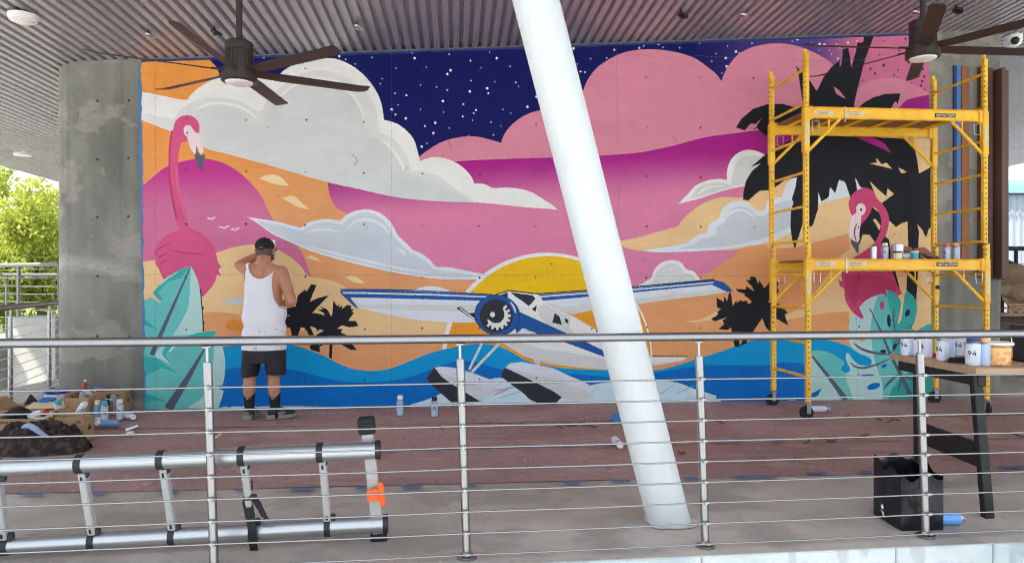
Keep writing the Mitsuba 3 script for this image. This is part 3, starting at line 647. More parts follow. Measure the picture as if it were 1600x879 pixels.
bp = shape([(1350, 50), (1368, 50), (1352, 92), (1340, 138), (1334, 165), (1338, 172), (1348, 162), (1363, 153), (1382, 147), (1407, 146), (1403, 162.5), (1399, 158), (1393, 168), (1380, 190), (1374, 215), (1421, 217), (1427, 226), (1432.5, 246), (1436, 271), (1460, 258), (1460, 350), (1451, 358), (1447, 371.5), (1441, 359), (1433, 350), (1436, 362), (1435, 384), (1434, 433), (1431.6, 470), (1416, 460), (1416.6, 444), (1419, 381), (1418, 346), (1410, 348), (1400, 354.6), (1389, 344), (1378, 317), (1397, 303), (1386.5, 294), (1385, 307), (1370, 294), (1359, 283), (1366, 300), (1355, 296), (1344, 292), (1336, 277), (1340, 300), (1330, 311.6), (1320, 284), (1311, 281), (1305, 302), (1297, 292), (1295, 308), (1283.5, 315), (1278.5, 300), (1278, 327), (1270, 352), (1262, 356), (1258, 330), (1254, 350), (1247, 372), (1242, 389), (1238, 377), (1235, 354), (1236, 327), (1240, 316), (1237, 311.5), (1243, 292), (1245, 277), (1227, 281), (1212, 292), (1204, 297), (1187, 298), (1169, 313.5), (1161, 311.5), (1161.6, 300), (1165.5, 282.5), (1175, 267), (1189, 255), (1173, 261), (1192.6, 244), (1212, 230), (1235, 219), (1266, 213), (1285, 205), (1270, 195), (1243, 185), (1214, 193), (1200, 207), (1197, 213), (1181, 199), (1190, 184), (1181, 194), (1173, 193), (1163.5, 204), (1150, 199), (1158, 186), (1177, 170), (1200, 162.5), (1223, 162.5), (1243, 168), (1255, 165), (1251, 140), (1247, 112), (1242, 101), (1252, 112), (1266, 127), (1276, 142), (1280, 135), (1287, 120), (1300, 104), (1312, 94), (1312, 106), (1315, 100), (1317, 77), (1325, 75), (1329, 92), (1330, 107), (1336, 85), (1340, 67), (1349, 66)], False)
add('palm_tree', 'black', bp)
add('palm_gap', 'pinkcloud', shape([(1302, 135), (1312, 142), (1322, 155), (1307, 147)], False))
add('palm_gap', 'magenta', shape([(1336, 214), (1367, 215.6), (1382, 224), (1393, 239), (1367, 227), (1348, 219)], False))
add('palm_gap', 'peach', shape([(1359, 255.5), (1370, 254), (1369, 246.5), (1378, 257), (1385, 254), (1394, 264), (1378, 260)], False))
add('palm_gap', 'peach', shape([(1403.5, 262), (1409, 264), (1417, 269), (1408.5, 271)], False))
add('palm_trunk', 'black', shape([(1378, 366), (1389, 374), (1392, 395), (1398, 420), (1408, 458), (1398, 458), (1390, 430), (1370, 388)], False))
add('palm_tree', 'black', shape([(1339, 352), (1346, 347), (1361, 322), (1376, 334), (1380, 350), (1376, 372), (1368, 380), (1359, 367), (1348, 366), (1343, 382), (1338, 372)], False))
add('palm_gap', 'peach', shape([(1364, 343), (1368, 341.5), (1376, 352), (1374, 360)], False))
# flamingos
lf = shape([(271, 200), (274.5, 189), (283, 182), (294, 180), (305, 184.5), (311, 194), (311.6, 207), (303, 210), (292, 220), (283, 223), (279, 243), (278, 266), (280, 294), (285, 316), (291, 338), (298, 356), (314, 364), (328, 376), (337, 393), (341, 410), (347, 418), (341, 420), (345.5, 431), (339, 429), (335, 442), (325, 455), (316, 464), (290, 460), (256, 436), (248, 420), (242, 411), (246, 402), (240, 396), (244, 387), (251, 375), (265, 364), (280, 360), (274, 342), (267, 305), (263.5, 276), (263.5, 251), (267, 225)])
add('flamingo', 'flamingo', lf)
add('flamingo_neck_edge', 'flamingo_dark', stroke([(269, 204), (265.5, 228), (264.6, 252), (265, 276), (268.5, 304), (275.5, 341)], 2.4))
add('flamingo_neck_edge', 'flamingo_light', stroke([(276, 260), (278, 293), (284, 318), (291, 342)], 4))
for q in ([(243, 392), (256, 384), (266, 380)], [(246, 404), (255, 398), (262, 396)], [(265, 390), (290, 395), (318, 397)], [(250, 415), (256, 408), (262, 406)]):
    add('flamingo_feather', 'flamingo_dark', taper(q, 1.6))
add('flamingo_face', 'face', shape([(287, 201), (291, 195.5), (298, 196), (302, 203), (307, 208), (313, 215), (318, 236), (314, 242), (308, 230), (305.5, 242), (298, 233), (292.5, 215), (288, 209)]))
add('flamingo_beak', 'slate', shape([(306.5, 227), (309, 238), (314, 242.5), (320, 241), (320, 249), (314, 268), (305.5, 249), (303.6, 242), (306, 241)], False))
add('flamingo_eye', 'black', disc(292.5, 207.5, 1.6))
rf_ = shape([(1326, 321), (1328, 310), (1334, 301), (1345, 294.5), (1356, 294), (1365, 299), (1370, 309), (1378, 318), (1385, 328), (1389, 340), (1388, 354), (1384, 367), (1376, 380), (1384, 396), (1393, 420), (1399, 437), (1404, 449), (1410, 458), (1404, 462), (1392, 500), (1350, 499), (1345, 498), (1334, 489), (1326, 479), (1321, 468), (1318, 450), (1313, 447), (1310, 436), (1316, 440), (1315, 425), (1320, 412), (1333, 403), (1352, 391), (1366, 379), (1374, 365), (1377, 348), (1375, 336), (1369, 326), (1363, 323), (1360, 332), (1354, 341), (1345, 351), (1332, 338)])
add('flamingo', 'flamingo2', rf_)
add('flamingo_wing', 'flamingo_dark', shape([(1320, 430), (1345, 428), (1380, 432), (1398, 440), (1402, 452), (1380, 466), (1364, 462), (1352, 474), (1342, 466), (1336, 478), (1328, 470), (1322, 452)]))
add('flamingo_face', 'face', unary_union([disc(1345, 327, 7.5, 9.5), shape([(1333, 336), (1329, 346), (1327, 362), (1328.6, 373), (1338, 379), (1343, 375.6), (1343, 362), (1345, 348), (1346, 334), (1339, 332)])]))
add('flamingo_beak', 'slate', shape([(1328.6, 373), (1334, 376), (1341.5, 379), (1342, 388), (1340.6, 397), (1336, 390), (1330.5, 381)]))
add('flamingo_beak', 'slate', taper([(1340, 348), (1336, 356), (1335, 366), (1338, 376)], 1.6))
add('flamingo_eye', 'black', disc(1345.5, 327.5, 1.7, 2.2))
# leaves, left
add('stem', 'holeink', stroke([(313, 452), (315, 480), (318, 517)], 2.2))
for x, y in ((316, 481), (317, 504)): add('stem', 'holeink', disc(x, y, 2.4, 3.2))
add('leaf', 'teal', shape([(298, 415.6), (281, 421), (264, 431), (250, 444), (238.5, 458), (252.6, 474), (235.6, 464), (226, 469), (205, 475), (205, 640), (300, 640), (316, 560), (316.7, 516.6), (316, 497), (314, 471), (311, 445.5), (304, 425.6)]))
add('leaf_light', 'teal_light', shape([(298, 416), (304, 425.6), (311, 445.5), (314, 471), (316, 497), (317, 522), (270, 524), (282, 505), (292, 485), (296, 465), (297, 440)]))
add('leaf_shade', 'teal_dark', shape([(296, 417), (281, 421), (264, 431), (250, 444), (238.5, 458), (260, 478), (236, 472), (226, 478), (226, 486), (229, 470), (240, 466), (254, 468), (247, 456), (262, 440), (283, 434)], False))
add('leaf_shade', 'teal_dark', shape([(226, 500), (232, 502), (246, 515), (226, 508)], False))
add('leaf_highlight', 'teal_light', taper([(250, 446), (262, 434), (278, 425)], 2))
add('leaf_gap', 'peach', shape([(226, 452), (238, 458), (252, 474), (236, 464), (226, 468)], False))
add('leaf_rib', 'slate', stroke([(297.5, 417), (268, 484), (237, 554)], 1.6, 7.5))
add('leaf', 'teal', shape([(200, 560), (241, 556), (256, 539), (270, 530), (292.5, 525), (309.5, 519.5), (336.5, 517), (341, 528), (347, 540), (351, 560), (351, 582), (348, 600), (335, 603), (349, 610.5), (345, 626), (338, 645), (200, 645)]))
add('leaf_light', 'teal_light', shape([(334, 530), (341, 529), (347, 540), (351.5, 560), (351.5, 582), (348, 601), (336, 603), (349.5, 610.5), (345, 626), (338, 640), (292, 636), (312, 624), (324, 606), (331, 580), (334, 555)]))
add('leaf_shade', 'teal_dark', shape([(292, 525), (309.5, 519.5), (336.5, 517), (334, 524), (310, 529), (285, 533)], False))
add('leaf_shade', 'teal_dark', shape([(226, 556), (244, 559), (278, 582.5), (253, 574), (227, 587)], False))
add('leaf_shade', 'teal_dark', shape([(285, 528), (262, 540), (253, 553), (268, 569), (258, 553), (266, 543), (288, 533)], False))
add('leaf_shade', 'teal_dark', shape([(226, 612), (240, 618), (262, 627), (240, 626), (226, 630)], False))
add('leaf_gap', 'teal_light', shape([(255.5, 539), (252.6, 553.6), (267, 569), (241, 556), (246, 546)], False))
add('leaf_highlight', 'white2', taper([(264, 550), (272, 541), (281, 536)], 2.4))
add('leaf_rib', 'slate', stroke([(319.5, 545), (292, 592), (263, 638)], 2.5, 14))
# leaves, right
add('leaf', 'teal_mid', shape([(1262, 552), (1258, 568), (1258, 591), (1264, 622), (1268, 650), (1345, 650), (1345, 600), (1330, 582), (1320, 567), (1305, 555), (1287, 548), (1271, 547.5)]))
add('leaf_light', 'teal_light', shape([(1262, 552), (1258, 568), (1258, 591), (1264, 622), (1268, 640), (1318, 640), (1298, 590), (1270, 556)], False))
add('leaf_shade', 'teal', shape([(1276, 560), (1284, 549), (1306, 556), (1318, 566), (1322, 590), (1308, 600), (1296, 582)], False))
add('leaf_shade', 'teal_mid', shape([(1310, 590), (1324, 580), (1328, 596), (1316, 604)], False))
add('leaf_gap', 'blue', shape([(1268, 614), (1284, 606), (1278, 618), (1266, 622)], False))
add('leaf_gap', 'cyan', shape([(1313, 577), (1321, 564), (1332, 574), (1336, 584), (1324, 584)], False))
add('leaf_rib', 'slate', stroke([(1269, 556), (1296, 590), (1322, 624)], 3, 8))
mon = shape([(1342, 480), (1353, 469), (1372, 460), (1381, 459), (1387, 466), (1390, 483), (1392, 500), (1390, 480), (1386, 462), (1384, 452), (1396, 456), (1405, 466), (1408, 474), (1402, 505), (1406, 505), (1410, 478), (1413, 462), (1417, 453), (1429, 465), (1433, 480), (1429, 502), (1424, 512), (1432, 518), (1441, 511), (1456, 505), (1470, 510), (1470, 650), (1340, 650), (1330, 612), (1324, 598), (1321, 584), (1329, 578), (1321.7, 560), (1322, 551), (1326, 552), (1333, 562), (1345, 570), (1360, 571), (1362, 565), (1352, 556), (1338, 549), (1329, 540), (1326, 525), (1327.6, 502), (1334, 489), (1346, 498), (1350, 496)])
add('monstera_leaf', 'teal', mon)
add('monstera_light', 'teal_light', mon.intersection(shape([(1300, 440), (1374, 440), (1372, 460), (1363, 490), (1361, 525), (1367, 564), (1378, 597), (1379, 612), (1382, 650), (1300, 650)])))
add('monstera_dark', 'teal_dark', mon.intersection(shape([(1384, 440), (1470, 440), (1470, 560), (1424, 566), (1400, 560), (1393, 540), (1391, 515), (1393, 500), (1388, 470)], False)))
add('monstera_dark', 'teal_deep', mon.intersection(shape([(1382, 640), (1392, 610), (1406, 590), (1430, 575), (1470, 560), (1470, 650)], False)))
add('leaf_gap', 'peach', shape([(1403, 505), (1409, 478), (1411, 464), (1414, 458), (1411, 480), (1408, 500)], False))
add('leaf_rib', 'slate', stroke([(1364, 492), (1376, 516), (1391, 553), (1408, 586), (1424, 620)], 1.5, 7))
for q, w in (([(1333, 535), (1345, 544), (1358, 549), (1374, 552), (1391, 553)], 3.6), ([(1328, 566), (1338, 573), (1352, 574), (1372, 568), (1392, 559)], 2.6), ([(1380, 608), (1392, 594), (1404, 584)], 3.4), ([(1392, 552), (1402, 538), (1413, 526)], 3), ([(1400, 520), (1396, 498), (1397, 480)], 2), ([(1418, 510), (1412, 522), (1396, 536)], 2), ([(1404, 574), (1416, 566), (1430, 566)], 2.6), ([(1409, 588), (1420, 590), (1432, 596)], 3), ([(1403, 612), (1406, 600), (1408, 590)], 2.2), ([(1358, 481), (1362, 487), (1366, 494)], 1.4)):
    add('leaf_vein', 'slate', taper(q, w))
for c, a in (('flamingo2', (1378, 476.6, 3.3, 7, 0)), ('holeink', (1389, 501, 3, 10, -4)), ('holeink', (1418, 488.5, 3.4, 6, 22)), ('holeink', (1398, 541, 2.8, 5.4, 18)), ('holeink', (1380, 548.5, 4.6, 2.8, 0)), ('cyan', (1352, 561, 11, 5.5, 24)), ('blue', (1381.5, 571.5, 4.6, 2.8, -28)), ('blue', (1365, 603, 10.5, 5, -16)), ('blue', (1356, 586.5, 11, 2.2, 0)), ('orange', (1346.5, 530, 4.6, 3.4, 0)), ('blue', (1413, 567, 5, 2, 0))):
    add('leaf_hole', c, disc(*a))
# stars, ink dots
stars = []
sr = random.Random(11)
def navy_free(x, y): return True
pts = [(405, 20), (426, 96), (530, 88), (581, 90), (644, 83), (648, 91), (702, 85), (765, 82), (776, 91), (735, 95), (555, 100), (619, 107), (666, 105), (704, 110), (699, 116), (752, 106), (797, 104), (597, 123), (594, 131), (657, 133), (682, 136), (736, 126), (773, 128), (761, 138), (763, 146), (734, 143), (699, 141), (617, 146), (635, 149), (692, 158), (622, 164), (657, 171), (612, 171), (618, 179), (634, 185), (693, 175), (724, 163), (744, 172), (740, 177), (723, 182), (738, 188), (786, 171), (798, 177), (680, 192), (702, 200), (664, 197), (677, 208), (732, 212), (767, 191), (783, 197), (771, 211), (806, 129), (810, 135), (838, 151), (824, 167), (896, 76), (932, 71), (923, 92), (948, 91), (907, 112), (914, 113), (902, 100), (960, 78), (999, 75), (1006, 72), (1029, 69), (1036, 74), (1062, 75), (1093, 68), (1119, 84), (1137, 72), (1112, 96), (1134, 91), (1150, 81), (1155, 83), (1175, 68), (1135, 104), (1128, 115), (1238, 65), (1288, 70), (1281, 69), (1299, 85), (1312, 74), (1325, 67), (1307, 69), (1280, 79), (1309, 92), (1329, 97), (1339, 64), (1310, 108), (1329, 108), (659, 229), (667, 224), (640, 210), (540, 93), (382, 97), (398, 108), (412, 90), (366, 104), (840, 110), (850, 96), (1246, 62), (1268, 66), (1296, 78)]
for i, (x, y) in enumerate(pts):
    stars.append(disc(x, y, sr.choice((0.95, 1.15, 1.45, 1.95)), n=12))
navy = L[1][2]
over = unary_union([g for n, m, g in L[2:]])
add('stars', 'p_star', unary_union(stars).difference(over))
dots = [disc(x, y, sr.uniform(0.9, 2.1), n=10) for x, y in ((1381, 64), (1415, 61), (1389, 75), (1405, 79), (1374, 86), (1403, 110), (1381, 103), (1397, 117), (1380, 101), (1367, 115), (1348, 126), (1403, 121), (1441, 127), (1439, 134), (1445, 140), (1436, 120), (1420, 98), (1442, 108), (1428, 118), (1444, 120), (1360, 108))]
add('ink_dots', 'holeink', unary_union(dots))

# recessed joints of the formwork and the cracks
cuts = []
for px in (243.4, 612, 966, 1336):
    q = [(px + (0 if px < 800 else (y - 300) * 0.012) + rng.uniform(-0.25, 0.25), y) for y in range(40, 650, 14)]
    cuts.append(LineString([uvw(*p) for p in q]).buffer(0.0011))
q = [(x, 428.5 + (x - 227) * 0.0022 + rng.uniform(-0.5, 0.5)) for x in range(210, 1470, 9)]
cuts.append(LineString([uvw(*p) for p in q]).buffer(0.0013))
q = [(x, 86 + (x - 960) * 0.022 + 1.6 * math.sin(x * 0.05) + rng.uniform(-0.6, 0.6)) for x in range(960, 1450, 8)]
cuts.append(LineString([uvw(*p) for p in q]).buffer(0.0011))
for s in (([(546, 240), (556, 246), (558, 254), (552, 259)], 1), ([(700, 216), (703, 227), (706, 232)], 1), ([(1051, 212), (1056, 220), (1058, 230)], 1), ([(630, 268), (636, 262)], 1)):
    cuts.append(LineString([uvw(*p) for p in curve(s[0], False)]).buffer(0.003))
holes_px = []
for i in range(14):
    u_ = uvw(291, 247)[0] + 0.612 * i
    for zz in (0.289, 0.835, 1.388, 1.945, 2.50, 3.045, 3.60):
        X = u_ / math.hypot(1, K)
        if zz < ceil_z(X, wall_y(X)) - 0.15 and rng.random() > 0.06:
            holes_px.append((u_ + rng.uniform(-.008, .008), zz + rng.uniform(-.008, .008), rng.uniform(0.007, 0.0115)))
for _ in range(46):
    u_ = rng.uniform(-3.7, 4.5); holes_px.append((u_, rng.uniform(0.4, 3.4), rng.uniform(0.003, 0.0065)))
hole_sh = [Point(u_, z).buffer(r, 6) for u_, z, r in holes_px]
cut = unary_union(cuts + hole_sh)

def on_wall(g):
    """polygon in wall metres -> flat painted sheet on the wall"""
    gs = [q for q in getattr(g, 'geoms', [g]) if q.geom_type == 'Polygon' and q.area > 2e-6]
    Vs, Fs, o = [], [], 0
    for q in gs:
        v, f = trimesh.creation.triangulate_polygon(q, engine='earcut')
        Vs.append(v); Fs.append(np.asarray(f) + o); o += len(v)
    if not Vs: return None
    v = np.vstack(Vs); f = np.vstack(Fs)
    X = v[:, 0] / math.hypot(1, K)
    P = np.column_stack([X, MY + K * X, v[:, 1]])
    nrm = np.cross(P[f[:, 1]] - P[f[:, 0]], P[f[:, 2]] - P[f[:, 0]])
    f = np.where((nrm @ NW < 0)[:, None], f[:, ::-1], f)
    return trimesh.Trimesh(P, f, process=False)

labels[f'{wall}__mural'] = dict(label='freshly painted tropical mural of sky, sea, seaplane, palms and flamingos')
above = cut
done = []
for name, col, g in reversed(L):
    g = g.intersection(clip)
    vis = g.difference(above)
    above = above.union(g)
    done.append((name, col, vis))
for name, col, vis in reversed(done):
    m = on_wall(vis)
    if m is None: continue
    obj(name, m, col, f'{wall}__mural', kind='stuff' if name in ('stars', 'ink_dots') else None)
#MURAL_END
# dark tie holes: shallow cups sunk into the wall behind the holes in the paint
cups = []
for u_, z, r in holes_px:
    X = u_ / math.hypot(1, K)
    cups.append(moved(lathe([(0, 0), (r * 1.15, 0.0)], 8), frame(NW), np.array([X, wall_y(X), z]) + NW * 0.0022))
obj('tie_hole', cat_(cups), 'm_dark_hole', wall, kind='stuff')
cups = []
for px, py in ((152, 249), (200, 247), (152, 339), (200, 338), (152, 158), (201, 157), (152, 431), (202, 525), (152, 525)):
    p = W(px, py)
    X = p[0]; cups.append(moved(lathe([(0, 0), (0.012, 0.0)], 8), frame(NW), np.array([X, wall_y(X), p[2]]) + NW * 0.0022))
obj('tie_hole', cat_(cups), 'm_dark_hole', wall, kind='stuff')
# bare concrete band over the panels at the right
# blue tape along the mural's left edge and under the ceiling
tq = [(215.5 + (y - 100) * 0.019 + rng.uniform(-1.2, 1.0), y) for y in range(98, 640, 9)]
tq2 = [(220.5 + (y - 100) * 0.0135 + rng.uniform(-1.6, 1.0), y) for y in range(98, 640, 9)]
tp = Polygon([uvw(*p) for p in tq] + [uvw(*p) for p in tq2[::-1]]).buffer(0)
def tape_on_wall(poly, off, mat, label, grp=None):
    m = prism(poly, 0.0006)
    v = m.vertices; X = v[:, 0] / math.hypot(1, K)
    P = np.column_stack([X, wall_y(X), v[:, 1]]) + NW * (off + v[:, 2:3])
    m2 = trimesh.Trimesh(P, m.faces, process=False); m2.fix_normals()
    return single('masking_tape', m2, mat, label, 'tape', grp)
tape_on_wall(tp, 0.0072, 'm_tape', 'ragged blue masking tape down the left edge of the mural')
tt = [(u_, z - 0.018 + rng.uniform(-0.004, 0.004)) for u_, z in tl[2:-2]]; tb = [(u_, z + 0.006) for u_, z in tl[2:-2]]
tape_on_wall(Polygon(tt + tb[::-1]).intersection(sbox(uvw(218, 0)[0], 0, uvw(1451, 0)[0], 9)), 0.0072, 'm_tape_dark', 'dark blue masking tape along the top of the mural under the ceiling')

# strips and channels at the wall's bare right end
def wall_bar(x0, x1, y0, y1, depth, mat, name, label, cat, off=0.001, py=None, b=0.004):
    a, c = uvw(x0, 400)[0], uvw(x1, 400)[0]
    z1, z0 = uvw((x0 + x1) / 2, y0)[1], uvw((x0 + x1) / 2, y1)[1]
    X = (a + c) / 2 / math.hypot(1, K)
    ctr = np.array([X, wall_y(X), (z0 + z1) / 2]) + NW * (off + depth / 2)
    return single(name, cbox((c - a, depth, z1 - z0), ctr, b, np.column_stack([UW, -NW, [0, 0, 1]])), mat, label, cat)
wall_bar(1489, 1493.5, 103, 384, 0.016, 'm_tape_dark', 'metal_channel', 'narrow dark blue strip on bare concrete right of the mural', 'channel')
wall_bar(1494, 1500.5, 103, 384, 0.012, 'm_tape', 'metal_channel', 'bright blue strip on bare concrete right of the mural', 'channel')
wall_bar(1502, 1514, 104, 408, 0.012, 'm_rust', 'metal_channel', 'rust brown strip on bare concrete right of the mural', 'channel')
pan = thing('steel_panel', 'dark brown steel panels hanging at the right end of the wall', 'panel')
for (x0, x1, y0, y1, dpt) in ((1527, 1531, 106, 433, 0.10), (1531.5, 1546, 108, 433, 0.06), (1549, 1556, 112, 435, 0.16), (1556.5, 1564, 114, 436, 0.12)):
    a, c = uvw(x0, 400)[0], uvw(x1, 400)[0]
    z1, z0 = uvw((x0 + x1) / 2, y0)[1], uvw((x0 + x1) / 2, y1)[1]
    X = (a + c) / 2 / math.hypot(1, K)
    obj('panel', cbox((c - a, dpt, z1 - z0), np.array([X, wall_y(X), (z0 + z1) / 2]) + NW * (0.002 + dpt / 2), 0.004, np.column_stack([UW, -NW, [0, 0, 1]])), 'm_brown_metal', pan)
# ------------------------------------------------------------------ floor paper and tape
def wall_pt(u, v, z):
    """u metres along the wall, v metres out from it (towards the viewer)"""
    p = np.array([u * UW[0], Y0 + u * UW[1]]) + NW[:2] * v
    return np.array([p[0], p[1], z])
def sheet(u0, u1, va, vb, z, seed):
    """a strip of paper lying on the deck, slightly rippled"""
    nu, nv = 150, 14
    U, Vv = np.meshgrid(np.linspace(u0, u1, nu), np.linspace(0, 1, nv), indexing='ij')
    wob = 0.012 * (meshkit.fbm(np.stack([U * 0.9, U * 0, U * 0 + seed], -1), 3) - 0.5)
    v = va + (vb - va) * Vv + wob * (Vv > 0.98) * 2
    zz = z + 0.010 * np.clip(meshkit.fbm(np.stack([U * 1.4, v * 2.2, U * 0 + seed], -1), 3) - 0.45, 0, 1)
    P = np.stack([wall_pt(0, 0, 0)[0] + U * UW[0] + NW[0] * v, Y0 + U * UW[1] + NW[1] * v, zz], -1).reshape(-1, 3)
    f = [q for i in range(nu - 1) for j in range(nv - 1) for q in ((i * nv + j, (i + 1) * nv + j + 1, (i + 1) * nv + j), (i * nv + j, i * nv + j + 1, (i + 1) * nv + j + 1))]
    m = trimesh.Trimesh(P, np.array(f), process=False); m.invert() if m.face_normals[0][2] < 0 else None
    return m
single('floor_paper', sheet(-4.9, 8.6, 0.012, 0.99, 0.012, 1), 'm_paper', 'red brown floor paper strip along the foot of the mural', 'floor paper', smooth=True)
single('floor_paper', sheet(-4.8, 8.6, 0.95, 1.97, 0.008, 5), 'm_paper', 'middle strip of red brown floor paper on the deck', 'floor paper', smooth=True)
single('floor_paper', sheet(-4.7, 8.6, 1.92, 2.93, 0.004, 9), 'm_paper', 'red brown floor paper strip nearest the railing, taped along its front edge', 'floor paper', smooth=True)
def floor_tape(x0, x1, y, z, lab, grp, w=0.048, tilt=0.0):
    a, b = on_floor(x0, y, z), on_floor(x1, y, z)
    L = np.linalg.norm(b - a); d = (b - a) / L; d = rotz(tilt) @ d
    n_ = np.array([-d[1], d[0], 0])
    single('floor_tape', cbox((L, w, 0.0012), (a + b) / 2, 0.0004, np.column_stack([d, n_, [0, 0, 1]])), 'm_tape_floor', lab, 'tape', grp)
ORD = ['first','second','third','fourth','fifth','sixth','seventh','eighth','ninth','tenth','eleventh','twelfth','thirteenth','fourteenth','fifteenth']
for i_, (x0, x1, y) in enumerate(((30, 70, 771), (145, 165, 768.5), (248, 281, 766.5), (368, 392, 764.5), (455, 492, 763), (556, 572, 761.5), (628, 660, 760), (731, 745, 757), (880, 906, 753), (956, 985, 750.5), (1068, 1094, 747.5), (1150, 1212, 744), (1262, 1292, 738.5), (1345, 1362, 736.5), (1560, 1600, 729))):
    floor_tape(x0, x1, y - 0.5, 0.020, f'{ORD[i_]} blue tape piece from the left along the front edge of the floor paper', 'blue tape pieces along the front edge of the floor paper', tilt=rng.uniform(-0.06, 0.06))
for i_, (x0, x1, y) in enumerate(sorted(((590, 620, 704), (672, 690, 703), (750, 768, 701.5), (820, 841, 698.5), (880, 896, 698.5), (922, 950, 697), (1112, 1160, 690.5), (1205, 1225, 689), (1480, 1500, 678), (1290, 1304, 685)))):
    floor_tape(x0, x1, y, 0.021, f'{ORD[i_]} faint blue tape piece from the left on the middle seam of the floor paper', 'blue tape pieces on the middle seam of the floor paper', w=0.022, tilt=rng.uniform(-0.05, 0.05))
# crumpled blue tape and torn scraps
def crumple(r, seed, sub=2, squash=0.7):
    m = trimesh.creation.icosphere(subdivisions=sub, radius=r)
    v = m.vertices
    v *= (0.65 + 0.8 * meshkit.noise(v / r * 1.7 + seed, seed))[:, None]
    v[:, 2] *= squash
    m.vertices = v - [0, 0, v[:, 2].min()]
    return m
single('crumpled_tape', moved(crumple(0.055, 3), None, on_floor(963, 660, 0.016)), 'm_tape', 'crumpled ball of blue tape on the floor paper beside the white column', 'tape')
for i_, (x, y, s, a) in enumerate(sorted(((898, 664, .2, .1), (922, 667, .16, .3), (1125, 661, .10, .1), (1065, 707, .05, .2), (1262, 690, .12, .5), (1300, 688, .13, -.1), (1345, 683, .14, -.4), (1396, 659, .12, -.4), (1372, 655, .07, .2), (1322, 651, .06, .1), (1585, 680, .14, -.35), (870, 667, .12, 0), (690, 668, .05, .2), (1100, 651, .05, 0.3), (340, 683, .07, .3)))):
    p = on_floor(x, y, 0.02)
    q = [p + rotz(a) @ np.array([t * s, 0.02 * math.sin(t * 5 + x), 0.012 + 0.014 * math.cos(t * 4 + y)]) for t in np.linspace(-0.5, 0.5, 9)]
    single('paper_scrap', sweep(q, [0.003 + 0.007 * math.sin(math.pi * i / 8) for i in range(9)], 6), 'm_paper_dark' if x != 340 else 'm_sticker', f'{ORD[i_]} curled torn scrap from the left lying on the floor paper', 'scrap', 'torn scraps on the floor paper')

# ------------------------------------------------------------------ front railing
RY0, RK = 3.452, 0.118
RU = np.array([1, RK, 0]) / math.hypot(1, RK); RN = np.array([RK, -1, 0]) / math.hypot(1, RK)
LEAN = -0.033                                              # the railing leans a little to the left
def rail_pt(X, z, out=0.0):
    return np.array([X + LEAN * z, RY0 + RK * X, z]) + RN * out
rl = thing('guard_railing', 'stainless steel guard railing with thin horizontal bars across the foreground', 'railing')
XL, XR = -3.6, 4.6
seg = [rail_pt(x, 1.064) for x in np.linspace(XL, XR, 15)]
obj('top_rail', sweep(seg, 0.0215, 28), 'm_stainless', rl, smooth=40)
rz = [0.853 - 0.1035 * k for k in range(9)]
posts = [-2.60, -1.39, -0.22, 0.98, 2.18, 3.38]
for z in rz:
    q = []
    for x in np.arange(XL, XR + 0.01, 0.1):
        ph = (x - posts[0]) / 1.2 % 1.0
        q.append(rail_pt(x, z - 0.0022 * math.sin(math.pi * ph) * rng.uniform(0.8, 1.2), 0.030))
    obj('bar', sweep(q, 0.0043, 8), 'm_rod', rl, smooth=True)
for X in posts:
    b0 = rail_pt(X, 0.0)
    up = rail_pt(X, 1.0) - b0
    Rm = frame(up)
    pk = obj('post', moved(lathe([(0, 0.012), (0.0205, 0.012), (0.0205, 0.962), (0.018, 0.968), (0, 0.968)], 24), Rm, b0), 'm_stainless', rl, smooth=40)
    obj('base_flange', moved(lathe([(0, 0.0), (0.049, 0.0), (0.049, 0.009), (0.045, 0.013), (0.026, 0.016), (0.0215, 0.03), (0.0206, 0.03)], 28), None, b0), 'm_stainless', pk, smooth=35)
    obj('neck', moved(lathe([(0, 0.966), (0.0072, 0.966), (0.0072, 1.034), (0.024, 1.036), (0.024, 1.042), (0, 1.042)], 18), Rm, b0), 'm_rod', pk, smooth=35)
    for z in rz:
        c0 = rail_pt(X, z, 0.012)
        obj('bar_clip', cat_([tube(c0 + RU * 0.0, c0 + RN * 0.026, 0.0075, n=10), moved(trimesh.creation.icosphere(2, 0.0098), None, rail_pt(X + 0.011, z, 0.031)), tube(rail_pt(X - 0.010, z, 0.030), rail_pt(X + 0.012, z, 0.030), 0.0075, n=10)]), 'm_rod', pk, smooth=40)

# ------------------------------------------------------------------ leaning white column
ca, cb = np.array([0.880, 3.95, 0.0]), np.array([at(837, 0, 3.62)[0], 3.62, at(837, 0, 3.62)[2]])
cd = (cb - ca) / np.linalg.norm(cb - ca)
t_top = (ceil_z(0, 3.6) + 0.03 - ca[2]) / cd[2]
ca0 = ca - cd * 0.08
ct = ca + cd * t_top
cm = sweep([ca0 + (ct - ca0) * s for s in np.linspace(0, 1, 30)], 0.118, 48)
col = thing('column', 'smooth white round column leaning left from the deck to the ceiling', 'column')
obj('shaft', cm, 'm_white_steel', col, smooth=50)
gm = crumple(0.132, 5, 3, 0.04); gm.vertices[:, 2] = np.minimum(gm.vertices[:, 2], 0.006)
obj('grout_collar', moved(gm, None, ca + [0.01, -0.0, 0.0005]), 'm_grout', col, smooth=True)

